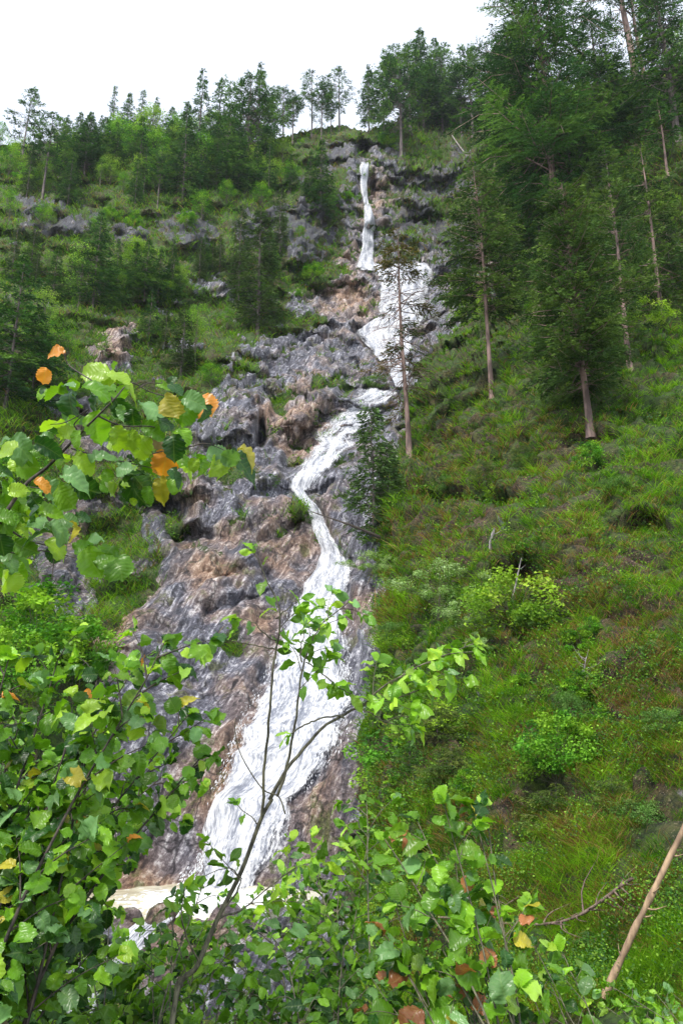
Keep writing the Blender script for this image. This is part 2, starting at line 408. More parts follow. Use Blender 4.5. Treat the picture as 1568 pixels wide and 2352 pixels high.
DRY = [((1100,1130),200,.35),((1300,1080),150,.35),((1350,1400),260,.55),((1500,1600),250,.6),((1300,1900),220,.4),((1050,1250),130,.5),((880,1400),90,.7),((900,1800),110,.55),
       ((1100,1850),200,.35),((1450,2100),200,.4),((1100,2250),200,.5),((1300,650),200,.25),((1400,480),150,.4)]
def zones(px, py, P):
    n1 = fbm(P, 2.6, 4, 1.0); n2 = fbm(P, .8, 3, 2.0)
    jx = px + 26 * n1 + 9 * n2; jy = py + 20 * fbm(P, 2.6, 4, 5.0) + 9 * n2
    r = np.full(px.shape, -1e3)
    for poly in ROCK: r = np.maximum(r, in_poly(jx, jy, poly))
    rock = smooth(r, -12, 12)
    for poly in GREEN: rock = rock * (1 - smooth(in_poly(jx, jy, poly), -8, 8))
    # broken rock showing through on the upper left slope, tufts on the ledges
    up = smooth(py, 1250, 900) * smooth(px, 1000, 800)
    rock = np.maximum(rock, .95 * smooth(n1 * .8 + n2 * .45, .34, .5) * np.clip(up, 0, 1))
    steep = smooth(py, 300, 360)
    rock = rock * steep
    tuft = smooth(n2 + .5 * n1, .46 - .34 * smooth(py, 700, 560), .56 - .34 * smooth(py, 700, 560)) * smooth(py, 1500, 1100) * .9
    rock = rock * (1 - tuft)
    rock = rock * (1 - smooth(fbm(P * np.array([1, .5, .5]), 4.5, 3, 71.0), .12, .3) * smooth(px, 760, 700) * smooth(py, 640, 610))
    rightrock = .55 * smooth(n1 * .5 + n2 * .9, .45, .75) * smooth(px, 900, 1000) * smooth(py, 1050, 1150)
    rock = np.maximum(rock, rightrock)
    tan = np.zeros(px.shape)
    for (x, y), R in TAN: tan = np.maximum(tan, np.exp(-((jx - x) ** 2 + (jy - y) ** 2) / (R * R)))
    dry = np.full(px.shape, .12)
    for (x, y), R, a in DRY: dry = np.maximum(dry, (a + .2) * np.exp(-((jx - x) ** 2 + (jy - y) ** 2) / (R * R)))
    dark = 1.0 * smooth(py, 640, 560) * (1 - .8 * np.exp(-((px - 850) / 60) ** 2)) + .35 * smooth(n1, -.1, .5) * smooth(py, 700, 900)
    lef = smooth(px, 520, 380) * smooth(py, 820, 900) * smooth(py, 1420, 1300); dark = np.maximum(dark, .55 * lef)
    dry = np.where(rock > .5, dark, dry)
    return rock, np.clip(dry, 0, 1), np.clip(tan * .95 - .05, 0, 1)

US = np.concatenate([np.linspace(-440, -40, 40), np.linspace(-30, 1600, 545), np.linspace(1615, 2000, 36)])
NV = 760
_s = np.linspace(0, 1, NV)
UU, SS = np.meshgrid(US, _s)
VV = skyline(UU) + SS * (2420 - skyline(UU))
_ci = slice(None, None, 6)                      # evaluate the smooth base on a coarse grid, then refine
def bilin(A, iu, iv):
    iu = np.clip(iu, 0, A.shape[1] - 1.001); iv = np.clip(iv, 0, A.shape[0] - 1.001)
    i = iu.astype(int); j = iv.astype(int); f = iu - i; g = iv - j
    if A.ndim == 3: f = f[..., None]; g = g[..., None]
    return A[j, i] * (1 - f) * (1 - g) + A[j, i + 1] * f * (1 - g) + A[j + 1, i] * (1 - f) * g + A[j + 1, i + 1] * f * g
DD = dist_at(UU, VV)
BASE = unproj(UU, VV, d=DD)
POOL_Z = BASE[..., 2].min() if False else -2.62
gu = np.gradient(BASE, axis=1); gv = np.gradient(BASE, axis=0)
NRM = norm(np.cross(gv, gu)); NRM *= np.sign((NRM * (EYE - BASE)).sum(-1, keepdims=True))
NRM = norm(NRM + np.array([0, 0, .15]))
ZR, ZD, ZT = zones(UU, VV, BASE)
amp = np.clip(DD / 34, .3, 1.35)
disp = fbm(BASE, 9, 3, 3.0) * 1.1 + fbm(BASE, 2.8, 3, 4.0) * .4
bed = BASE @ norm(np.array([.35, .25, 1.0]))
led = (bed / 2.6 + fbm(BASE, 5, 3, 9.0) * .9) % 1.0
ledge = smooth(led, 0, .75) * (1 - smooth(led, .9, 1.0))
AX = norm(np.array([-.30, -.62, -.72])); BX = norm(np.cross(AX, np.array([-.1, .72, -.62]))); CX = np.cross(AX, BX)
SA, SB, SCc = BASE @ AX, BASE @ BX, BASE @ CX
def strat(la, lb): return np.stack([SB / lb, SA / la, SCc / lb], -1)
rockd = fbm(strat(5.5, 1.7), 1, 4, 16.0, ridged=True) * .22 - np.abs(fbm(strat(3.2, .9), 1, 3, 6.0)) * .26 + fbm(BASE, 2.8, 3, 6.5) * .16 + fbm(BASE, .42, 3, 7.0) * .045
stp = (SB / 1.9 + fbm(BASE, 3.5, 3, 9.5) * .8) % 1.0
rockd = rockd + .32 * smooth(stp, 0, .8) * (1 - smooth(stp, .86, 1)) + ledge * (.38 - .32 * smooth(VV, 1100, 1250))
tb = (BASE[..., 2] / .95 + fbm(BASE, 2.2, 3, 8.6) * 1.5) % 1.0
terr = smooth(tb, 0, .7) * (1 - smooth(tb, .86, 1))
grassd = fbm(BASE, 1.3, 3, 8.0) * .36 + terr * .85 * smooth(UU, 850, 950) + terr * .3 * (1 - smooth(UU, 850, 950))
ZRs = ZR
small = (ZRs * rockd + (1 - ZRs) * grassd) * np.clip(DD / 34, .3, 1.0)
large = disp * amp
poolm = np.exp(-(((UU - 420) / 300) ** 2 + ((VV - 2100) / 90) ** 2))
calm = 1 - .85 * smooth(poolm, .3, .8)
FALLS = {
 'plunge': [(384,824,847),(400,824,846),(430,823,840),(460,828,842),(482,831,846)],
 'veil': [(478,831,848),(500,832,856),(530,831,862),(560,830,861),(600,822,861),(634,818,872)],
 'slab': [(622,835,990),(645,872,995),(690,882,984),(740,868,978),(762,806,962),(790,826,954),(828,866,950),(878,900,950),(912,915,955)],
 'shoulder': [(900,790,946),(925,768,935),(960,738,915),(1000,700,870),(1050,664,825),(1100,652,785),(1150,645,745)],
 'outflow': [(2150,300,430),(2200,190,350),(2250,110,250),(2300,90,235),(2360,50,220)],
 'link': [(1130,664,702),(1155,686,716),(1172,704,736),(1200,714,748),(1240,728,768),(1270,738,784),(1306,738,808)],
 'main': [(1288,738,806),(1340,705,806),(1400,676,812),(1450,648,826),(1500,622,838),(1550,608,842),(1600,586,846),(1650,560,838),(1700,538,826),(1750,518,800),(1800,498,752),(1850,480,694),(1900,462,650),(1950,450,610),(2000,436,572),(2046,418,548)],
}
chan = np.zeros(UU.shape)
for k, rows in FALLS.items():
    r = np.array(rows, float)
    l = np.interp(VV, r[:, 0], r[:, 1]); rr = np.interp(VV, r[:, 0], r[:, 2])
    inside = smooth(UU, l - 16, l + 8) * (1 - smooth(UU, rr - 8, rr + 16)) * (VV > r[0, 0] - 6) * (VV < r[-1, 0] + 6)
    chan = np.maximum(chan, inside)
large = large * calm - .2 * chan * amp
small = small * calm * (1 - .7 * chan)
# boulders and rock masses: picture x, y, radii, metres proud (minus = hollow)
for (x, y, rx, ry, h) in [(690,1168,50,34,.9),(780,1880,60,90,.9),(700,960,70,90,.8),(560,1000,70,90,1.0),(850,800,60,70,.9),(560,830,70,50,.8),(520,1250,130,110,1.3),(320,1700,90,120,.9),
                      (1030,390,70,50,2.2),(250,1330,60,50,1.1),(440,1130,60,60,1.0),(800,330,40,25,1.5),(150,500,60,45,1.3),(430,545,60,38,1.5),(540,560,40,50,1.2),(60,520,40,60,1.2),(690,565,50,50,1.6),(1010,560,60,40,1.6),
                      (832,350,16,34,-3.0),(853,440,9,40,-1.4),(985,520,60,22,-2.0),(600,1010,12,50,-1.6),(430,1250,60,26,-1.2),(240,1260,50,60,-.9),(1180,1180,50,20,-.8),(390,1180,50,30,-.9),
                      (250,545,40,26,-.9),(480,580,40,26,-1.0),(860,540,10,60,-1.0),(1490,1250,60,30,-.6),(1200,1350,60,40,-.6),(1050,1170,90,16,-.7),(1370,1040,60,16,-.6)]:
    w = np.exp(-(((UU - x) / rx) ** 2 + ((VV - y) / ry) ** 2) ** 1.5)
    large = large + w * h * (1 - .7 * chan)
VIEW = norm(EYE - BASE)
ca = np.clip((NRM * VIEW).sum(-1), .38, 1)
GRID = BASE + VIEW * (large / ca)[..., None] + NRM * small[..., None]
# the pool basin: one level floor with a low stony rim
POOLZ = -2.50
_k = (POOLZ - EYE[2]) / (unproj(395, 2078, depth=1.0) - EYE)[2]
PC = EYE + (unproj(395, 2078, depth=1.0) - EYE) * _k
_a = np.arctan2((GRID[..., 1] - PC[1]) / 2.3, (GRID[..., 0] - PC[0]) / 3.3)
_r = np.hypot((GRID[..., 0] - PC[0]) / 3.3, (GRID[..., 1] - PC[1]) / 2.3) / (1 + .12 * np.sin(2 * _a + 1) + .08 * np.sin(5 * _a))
_low = GRID[..., 2] < 1.0
_w = smooth(_r, 1.08, 1.6)
_prof = POOLZ - .25 + .44 * smooth(_r, .8, 1.03) + .16 * fbm(GRID * np.array([1, 1, 0]), .5, 3, 44) * smooth(_r, .85, 1.05)
GRID[..., 2] = np.where(_low, GRID[..., 2] * _w + (1 - _w) * _prof, GRID[..., 2])
def gidx(px, py):
    iu = np.interp(px, US, np.arange(len(US))); iv = (np.asarray(py, float) - skyline(px)) / (2420 - skyline(px)) * (NV - 1)
    return iu, iv
def ground(px, py):
    iu, iv = gidx(px, py); return bilin(GRID, iu, iv)
def gnormal(px, py):
    iu, iv = gidx(px, py); return norm(bilin(NRM, iu, iv))
def gzone(px, py):
    iu, iv = gidx(px, py); return bilin(ZR, iu, iv), bilin(ZD, iu, iv)

# rows over the ridge and down its far side; rows from the frame's foot to the path under the camera
rows = []; cols = []
top = GRID[0]
for dy, dz in [(300, -190), (150, -80), (70, -26), (30, -7), (12, -1.6), (4, -.1)]:
    r = top.copy(); r[:, 1] += dy; r[:, 0] *= 1 + dy / 120; r[:, 2] += dz
    r[:, 2] += fbm(r, 14, 2, 11.0) * min(dy / 12, 2); rows.append(r)
near = []
bot = GRID[-1]
edge = np.stack([bot[:, 0] * .42, 2.9 + 0 * bot[:, 0], -.12 + 0 * bot[:, 0]], -1)
for t in np.linspace(0, 1, 26)[1:]:
    r = bot * (1 - t) + edge * t
    r[:, 2] = bot[:, 2] * (1 - t) + edge[:, 2] * t - .5 * math.sin(t * math.pi) * (1 - t)
    r[:, 2] += fbm(r, .8, 3, 12.0) * .07; near.append(r)
for yy in (1.5, 0, -2, -6, -15, -40):
    r = edge.copy(); r[:, 1] = yy; r[:, 2] = -.02; r[:, 0] = np.linspace(-1, 1, len(US)) * (4 + abs(yy) * 1.5); r[:, 2] += fbm(r, 1.2, 3, 12.5) * .04; near.append(r)
allv = np.stack(rows + list(GRID) + near)
nt_, nb_ = len(rows), len(near)
zr = np.vstack([np.zeros((nt_, len(US))), ZR, np.repeat(ZR[-1:] * .3, nb_, 0)])
zd = np.vstack([np.full((nt_, len(US)), .2), ZD, np.full((nb_, len(US)), .5)])
zt = np.vstack([np.zeros((nt_, len(US))), ZT, np.repeat(ZT[-1:], nb_, 0)])
R_, C_ = allv.shape[:2]
idx = np.arange(R_ * C_).reshape(R_, C_)
q = np.stack([idx[:-1, :-1], idx[1:, :-1], idx[1:, 1:], idx[:-1, 1:]], -1).reshape(-1, 4)
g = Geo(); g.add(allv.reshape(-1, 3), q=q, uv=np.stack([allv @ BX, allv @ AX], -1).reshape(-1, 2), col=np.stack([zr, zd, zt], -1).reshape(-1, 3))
M_TERRAIN = terrain_material()
hill = g.build('hillside', M_TERRAIN); tag(hill, kind='structure')

# ------------------------------------------------------------------ water
M_WATER = water_material()
def fall(key, name, label, off, dens, steps=3.0, na=46, sm=6, fade=.55):
    r = np.array(FALLS[key], float)
    ys = np.arange(r[0, 0], r[-1, 0] + .1, steps); a = np.linspace(0, 1, na)
    l = np.interp(ys, r[:, 0], r[:, 1]); rr = np.interp(ys, r[:, 0], r[:, 2])
    wob = 5 * np.sin(ys / 23.0) + 3 * np.sin(ys / 9.1 + 1)
    k = np.clip((rr - l) / 120, .1, 1)
    wv_ = np.stack([ys / 38.0, 0 * ys + off * 9, 0 * ys], -1); l = l + fbm(wv_, 1, 4, 61) * 17 * k; rr = rr + fbm(wv_, 1, 4, 62) * 17 * k
    l = l - 7 * k + wob * k; rr = rr + 7 * k + wob * k
    X = l[:, None] + (rr - l)[:, None] * a[None]; Y = np.repeat(ys[:, None], na, 1)
    P = ground(X, Y); Nn = gnormal(X, Y)
    # take the finest wrinkles of the rock out of the sheet of water
    for _ in range(sm):
        P[1:-1] = (P[:-2] + 2 * P[1:-1] + P[2:]) / 4; P[:, 1:-1] = (P[:, :-2] + 2 * P[:, 1:-1] + P[:, 2:]) / 4
    ed = np.minimum(a, 1 - a)[None] * 2
    P = P + Nn * (off * np.minimum(1, .06 + ed[..., None] * 2.5))
    wid = np.linalg.norm(P[:, -1] - P[:, 0], axis=-1); x0 = np.median(wid)
    acr = (a[None] - .5) * (x0 * .6 + wid[:, None] * .4)
    lng = np.concatenate([[0], np.cumsum(np.linalg.norm(np.diff(P[:, na // 2], axis=0), axis=1))])
    uv = np.stack([acr + 0 * Y, np.repeat(lng[:, None], na, 1)], -1)
    P = P + Nn * (fbm(np.stack([uv[..., 0] * 3, uv[..., 1] * .45, 0 * Y], -1), 1, 3, 20) * .035 * min(1, off * 6))[..., None]
    e = smooth(np.repeat(ed, len(ys), 0), 0, fade)
    ends = smooth(ys, ys[0], ys[0] + 10)[:, None] * (1 - smooth(ys, ys[-1] - 14, ys[-1]))[:, None]
    e = e * (.35 + .65 * ends)
    dn = (dens(X, Y) if callable(dens) else np.full(X.shape, dens)) + .16 * fbm(P, 1.4, 4, 51)
    i = np.arange(len(ys) * na).reshape(len(ys), na)
    qq = np.stack([i[:-1, :-1], i[1:, :-1], i[1:, 1:], i[:-1, 1:]], -1).reshape(-1, 4)
    gg = Geo(); gg.add(P.reshape(-1, 3), q=qq, col=np.stack([e, dn, 0 * e], -1).reshape(-1, 3), uv=uv.reshape(-1, 2))
    o = gg.build(name, M_WATER); tag(o, label, 'waterfall', 'stages of the waterfall', 'structure'); return o
fall('plunge', 'waterfall', 'thin white plunge at the very top of the waterfall, out of the dark slot', .5, .95, 2, 20, 25)
fall('veil', 'waterfall', 'widening white veil just under the top plunge', .5, .93, 2, 24, 25)
fall('slab', 'waterfall', 'bright white sheet over the pale slab behind the half-bare spruce', .75, .9, 3, 50, 25, .45)
fall('shoulder', 'waterfall', 'thin lacy cascade over the tan rock shoulder at mid height', .22, .60, 3, 60, 8, .8)
fall('link', 'waterfall', 'narrow white chute below the mossy boulder', .22, .9, 3, 20)
fall('outflow', 'stream', 'white stream glimpsed through the leaves at the bottom left', .12, .75, 3, 30)
def dmain(X, Y):
    d = np.full(X.shape, .86)
    d -= .22 * np.exp(-(((X - 800) / 50) ** 2 + ((Y - 1520) / 150) ** 2))
    d -= .12 * np.exp(-(((X - 760) / 70) ** 2 + ((Y - 1740) / 80) ** 2))
    d += .14 * smooth(Y, 1780, 1950) + .1 * smooth(Y, 1400, 1300)
    return d
fall('main', 'waterfall', 'wide lowest fall fanning out into the pale pool', .28, dmain, 3, 90, 8, .5)

# the pool: a flat irregular sheet at one level
th = np.linspace(0, 2 * math.pi, 97)[:-1]
rr_ = 1 + .12 * np.sin(2 * th + 1) + .08 * np.sin(5 * th)
gp = Geo(); rings = np.linspace(0, 1.06, 26)
V = np.stack([PC[0] + rings[:, None] * 3.3 * rr_[None] * np.cos(th)[None], PC[1] + rings[:, None] * 2.3 * rr_[None] * np.sin(th)[None], POOLZ + 0 * rings[:, None] + 0 * th[None]], -1)
ft = ground(np.array([480.]), np.array([2040.]))[0]
foam = np.exp(-(((V[..., 0] - ft[0]) / 2.0) ** 2 + ((V[..., 1] - ft[1]) / 1.25) ** 2))
V[..., 2] += (.02 + .16 * foam) * fbm(V, .45, 3, 1) + .10 * foam
i = np.arange(26 * 96).reshape(26, 96)
qq = np.stack([i[:-1], i[1:], np.roll(i, -1, 1)[1:], np.roll(i, -1, 1)[:-1]], -1).reshape(-1, 4)
gp.add(V.reshape(-1, 3), q=qq, col=np.stack([foam, foam, foam], -1).reshape(-1, 3))
M_POOL = pool_material()
tag(gp.build('pool_water', M_POOL), 'shallow pale sandy pool at the foot of the waterfall', 'pool', None, 'structure')

# spray: drops thrown off the edges and the foot of the lowest fall
rw = np.random.default_rng(60); n = 2600
r6 = np.array(FALLS['main'], float); y = rw.uniform(1300, 2050, n) ** 1.0; y = np.where(rw.random(n) < .4, rw.uniform(1900, 2050, n), y)
l = np.interp(y, r6[:, 0], r6[:, 1]); rr = np.interp(y, r6[:, 0], r6[:, 2])
e_ = rw.random(n); x = np.where(e_ < .35, l + 14 + rw.normal(0, 5, n), np.where(e_ < .75, rr - 20 + rw.normal(0, 7, n), rw.uniform(l, rr)))
P = ground(x, y) + gnormal(x, y) * rw.uniform(.1, .55, n)[:, None]
P[:, 2] += np.where(y > 1950, rw.uniform(0, .4, n), 0)
dn_ = norm(np.array([-.25, -.5, -.8]) + rw.normal(0, .35, (n, 3))); Nn = norm(rw.normal(0, 1, (n, 3))); Yv = norm(np.cross(Nn, dn_)); S_ = rw.uniform(.03, .13, n)[:, None]
gs = Geo(); T4 = np.array([[0, 0, 0], [.45, -.09, .05], [1, 0, 0], [.45, .09, .05], [.4, 0, -.08]])
stamp(gs, T4, np.array([[0, 1, 2], [0, 2, 3], [0, 4, 1], [1, 4, 2], [2, 4, 3], [3, 4, 0]]), dn_ * S_, Yv * S_, np.cross(dn_, Yv) * S_, P, np.ones((n, 3)))
m, nt = mat_new('spray_drops'); N = NT(nt); o_ = N.n('OutputMaterial'); p_ = N.n('BsdfPrincipled'); p_.inputs['Base Color'].default_value = (.82, .84, .88, 1); p_.inputs['Roughness'].default_value = .3
N.l(p_.outputs[0], o_.inputs[0])
tag(gs.build('spray', m, smooth_=False), 'white drops thrown off the edges of the lowest fall', 'spray', None, 'stuff')

# boulders round the pool and down the stream bed
M_ROCK = M_TERRAIN
def boulder(x, y, r_, label, seed):
    rb = np.random.default_rng(seed); nu, nv = 28, 18
    th_ = np.linspace(0, 2 * math.pi, nu + 1)[:-1]; ph_ = np.linspace(.02, math.pi - .02, nv)
    D_ = np.stack([np.sin(ph_)[:, None] * np.cos(th_)[None], np.sin(ph_)[:, None] * np.sin(th_)[None], np.cos(ph_)[:, None] + 0 * th_[None]], -1)
    cuts = norm(rb.normal(0, 1, (9, 3))); rad = np.ones(D_.shape[:2])
    for c_ in cuts: rad = np.minimum(rad, rb.uniform(.62, .9) / np.maximum((D_ * c_).sum(-1), .05))
    V_ = D_ * rad[..., None] * np.array([1, .8, .65]) * r_; V_ += D_ * (fbm(D_ * 1.0 + seed, .5, 4, 3) * .05 * r_)[..., None]
    i_ = np.arange(nu * nv).reshape(nv, nu); q_ = np.stack([i_[:-1], i_[1:], np.roll(i_, -1, 1)[1:], np.roll(i_, -1, 1)[:-1]], -1).reshape(-1, 4)
    gb = Geo(); uvb = np.stack([V_ @ BX, V_ @ AX], -1).reshape(-1, 2); gb.add(V_.reshape(-1, 3), q=q_, col=(1, .15, rb.uniform(.2, .7)), uv=uvb)
    o = gb.build('boulder', M_ROCK); o.location = ground(np.array([float(x)]), np.array([float(y)]))[0] + np.array([0, 0, r_ * .25]); o.rotation_euler = (rb.normal(0, .3), rb.normal(0, .3), rb.uniform(0, 6))
    tag(o, label, 'boulder', 'boulders round the pool')
for i_, (x, y, r_, lab) in enumerate([(235, 2085, .34, 'wet boulder at the left end of the pool'), (300, 2128, .26, 'small boulder on the front rim of the pool, left part'), (372, 2150, .38, 'rounded boulder on the front rim of the pool, middle'),
    (455, 2146, .24, 'small stone on the front rim just left of the sapling stem'), (520, 2128, .42, 'big boulder on the front rim below the fall'), (590, 2080, .36, 'boulder at the right end of the pool'),
    (430, 2200, .30, 'boulder in the stream bed below the pool'), (560, 2190, .40, 'larger boulder in the stream bed right of the sapling stem'), (650, 2150, .45, 'boulder beside the rotten log'), (760, 2100, .35, 'boulder at the foot of the right rock wall')]):
    boulder(x, y, r_, lab, 900 + i_)

# ------------------------------------------------------------------ grass and low growth (nobody could count it)
def blades(g, B, Nn, L, W, colr, r, segs=2, spread=.8, droop=.7):
    k = len(B)
    az = r.uniform(0, 2 * math.pi, k)
    d = norm(np.stack([np.cos(az), np.sin(az), 0 * az], -1) * r.uniform(.1, spread, k)[:, None] + np.array([0, 0, 1.0]) * .8 + Nn * .35)
    sd_ = norm(np.cross(d, norm(np.stack([np.cos(az + 1.2), np.sin(az + 1.2), .3 + 0 * az], -1))))
    # blades turn broadly toward where they hang
    out = norm(Nn * np.array([1, 1, 0]) + .6 * np.stack([np.cos(az), np.sin(az), 0 * az], -1))
    dr = r.uniform(.3, 1.0, k) * droop
    pts = []
    for t in np.linspace(0, 1, segs + 1):
        p = B + L[:, None] * (t * d + dr[:, None] * t * t * (out * .55 - np.array([0, 0, .75])))
        w = W * (1 - t) ** .7 * (1 if t else .7)
        pts.append((p, w))
    V = []
    for p, w in pts[:-1]: V += [p - sd_ * w[:, None] * .5, p + sd_ * w[:, None] * .5]
    V.append(pts[-1][0])
    V = np.stack(V, 1); n = V.shape[1]; base = np.arange(k)[:, None] * n
    t = []; qd = []
    for s_ in range(segs - 1): qd.append(base + np.array([[2 * s_, 2 * s_ + 1, 2 * s_ + 3, 2 * s_ + 2]]))
    t.append(base + np.array([[2 * segs - 2, 2 * segs - 1, 2 * segs]]))
    c = np.repeat(colr, n, 0).reshape(k, n, 3).copy(); c[:, :2] *= .5; c[:, -1] *= 1.4  # roots darkened, tips brightened: tuft shade and light painted on the blades
    g.add(V.reshape(-1, 3), q=np.concatenate(qd) if qd else None, t=np.concatenate(t), col=c.reshape(-1, 3))

GREENS = np.array([[.045, .15, .006], [.09, .25, .008], [.17, .38, .012], [.28, .52, .02], [.40, .60, .06]])
BROWNS = np.array([[.30, .15, .04], [.42, .24, .07], [.17, .085, .03], [.52, .36, .15]])
def grass_field(name, label, npts, region, Lr, blades_per, seed, wpx=1.3, prob=None, hang=.75, greens=GREENS, tuftr=.12, soil=9):
    r = np.random.default_rng(seed)
    x = r.uniform(region[0], region[2], npts); y = r.uniform(region[1], region[3], npts)
    P = ground(x, y); rk, dy = gzone(x, y)
    keep = (y > skyline(x) + 2) & (rk + r.normal(0, .12, npts) < .42)
    if prob is not None: keep &= r.random(npts) < prob(x, y)
    keep &= fbm(P, 1.1, 3, 35.0) < soil
    x, y, P, dy = x[keep], y[keep], P[keep], dy[keep]; Nn = gnormal(x, y); k = len(x)
    clump = fbm(P, 1.6, 3, 31.0); fine = fbm(P, .5, 2, 32.0)
    L = r.uniform(Lr[0], Lr[1], k) * (1 + .5 * clump) * np.clip(.55 + dist_of(P) / 38, .6, 1.5)
    nb = blades_per
    B = np.repeat(P, nb, 0); m = len(B)
    B = B + r.normal(0, tuftr, (m, 3)) * np.array([1, 1, .3]); B[:, 2] -= .02
    LL = np.repeat(L, nb) * r.uniform(.5, 1.15, m)
    D = proj(B)[2]; W = np.maximum(.007, wpx * D / F) * r.uniform(.6, 1.3, m)
    isb = r.random(m) < np.repeat(np.clip(.02 + dy * .65 + .5 * fine, 0, .9), nb)
    tone = np.clip(np.repeat(2.3 + 1.8 * clump, nb) + r.normal(0, .8, m), 0, 3.99)
    c = greens[tone.astype(int) % len(greens)] * r.uniform(.7, 1.35, m)[:, None]
    cb = BROWNS[r.integers(0, len(BROWNS), m)] * r.uniform(.6, 1.2, m)[:, None]
    c = np.where(isb[:, None], cb, c)
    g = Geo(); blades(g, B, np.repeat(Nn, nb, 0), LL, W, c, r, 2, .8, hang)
    o = g.build(name, M_GRASS, smooth_=False); tag(o, label, 'grass', None, 'stuff'); return o
def dist_of(P): return np.linalg.norm(P - EYE, axis=-1)
grass_field('grass', 'long green and browning grass hanging in tufts on the steep right bank', 15500, (830, 620, 1780, 2400), (.20, .46), 25, 101, 1.8, tuftr=.085, soil=.34)
grass_field('grass', 'short green grass on the far left slope and the ledges of the rock', 15000, (-60, 290, 1000, 1500), (.28, .6), 9, 102, 1.7, tuftr=.25)
grass_field('grass', 'grass along the wooded upper right slope under the pines', 5000, (900, 160, 1620, 700), (.3, .7), 8, 103, 1.6, tuftr=.3)
grass_field('grass', 'rough grass at the foot of the left bank behind the hazel leaves', 2500, (-60, 1480, 700, 2400), (.2, .4), 10, 104, 1.6, tuftr=.1)
grass_field('grass', 'bright yellow green grass on the alpine ledges', 6500, (-20, 420, 1120, 1250), (.25, .5), 9, 105, 1.7,
            prob=lambda x, y: np.clip(.15 + np.exp(-(((x - 250) / 160) ** 2 + ((y - 480) / 90) ** 2)) + np.exp(-(((x - 1050) / 80) ** 2 + ((y - 490) / 40) ** 2)) + .8 * np.exp(-(((x - 620) / 160) ** 2 + ((y - 750) / 60) ** 2)) + .7 * np.exp(-(((x - 220) / 100) ** 2 + ((y - 760) / 60) ** 2)), 0, 1),
            greens=np.array([[.16, .34, .04], [.20, .40, .05], [.12, .28, .03], [.26, .42, .06]]), tuftr=.2)

LEAF4 = np.array([[0, 0, 0], [.5, -.32, .08], [1, 0, -.05], [.5, .32, .08], [.5, 0, -.02]])
LEAF4F = np.array([[0, 1, 4], [1, 2, 4], [2, 3, 4], [3, 0, 4]])
CARD = np.array([[0, 0, 0], [.4, -.13, 0], [1, 0, 0], [.4, .13, 0]]); CARDF = np.array([[0, 1, 2, 3]])
def leaf_frames(n, r, up=.6, bias=None, k=None):
    """random leaf frames: tip direction roughly sideways/down, face roughly up"""
    N_ = norm(r.normal(0, .55, (n, 3)) + np.array([0, -.25, up]))
    t = norm(r.normal(0, 1, (n, 3)) * np.array([1, 1, .5]) + np.array([0, 0, -.25]) + (0 if bias is None else bias))
    t = norm(t - (t * N_).sum(-1, keepdims=True) * N_)
    return t, np.cross(N_, t), N_
def herb_field(name, label, npts, region, size, per, seed, cols, prob=None, thr=0.0):
    r = np.random.default_rng(seed)
    x = r.uniform(region[0], region[2], npts); y = r.uniform(region[1], region[3], npts)
    P = ground(x, y); rk, dy = gzone(x, y)
    keep = (rk < .5)
    keep &= fbm(P, 1.5, 3, 40.0 + seed) > thr
    if prob is not None: keep &= r.random(npts) < prob(x, y)
    P = P[keep]; Nn = gnormal(x[keep], y[keep]); k = len(P)
    D = proj(P)[2]
    T = np.repeat(P, per, 0); m = len(T)
    T = T + r.normal(0, 1, (m, 3)) * .13 + np.repeat(Nn, per, 0) * r.uniform(.02, .3, m)[:, None]
    s_ = size * r.uniform(.6, 1.3, m) * np.clip(np.repeat(D, per) / 14, .7, 2.2)
    X, Y, Z = leaf_frames(m, r)
    c = cols[np.repeat(r.integers(0, len(cols), k), per)] * r.uniform(.6, 1.4, m)[:, None]
    g = Geo(); stamp(g, LEAF4, LEAF4F, X * s_[:, None], Y * s_[:, None], Z * s_[:, None], T, c)
    o = g.build(name, M_LEAF, smooth_=False); tag(o, label, 'ground cover', None, 'stuff')
HC = np.array([[.08, .21, .02], [.05, .15, .02], [.16, .31, .03], [.06, .13, .04], [.22, .38, .04]])
herb_field('ground_cover', 'small leafy herbs and heath growing between the grass of the right bank', 10500, (850, 620, 1780, 2400), .05, 16, 201, HC, thr=.12)
herb_field('ground_cover', 'low leafy herbs and dwarf shrubs over the left slope', 5000, (-60, 330, 760, 1480), .06, 12, 202, HC)
herb_field('ground_cover', 'leafy undergrowth at the bottom of the gorge beside the stream', 2600, (-60, 1500, 1000, 2410), .07, 14, 203, HC, prob=lambda x, y: np.where((x > 200) & (x < 850) & (y < 2150), 0, 1.))

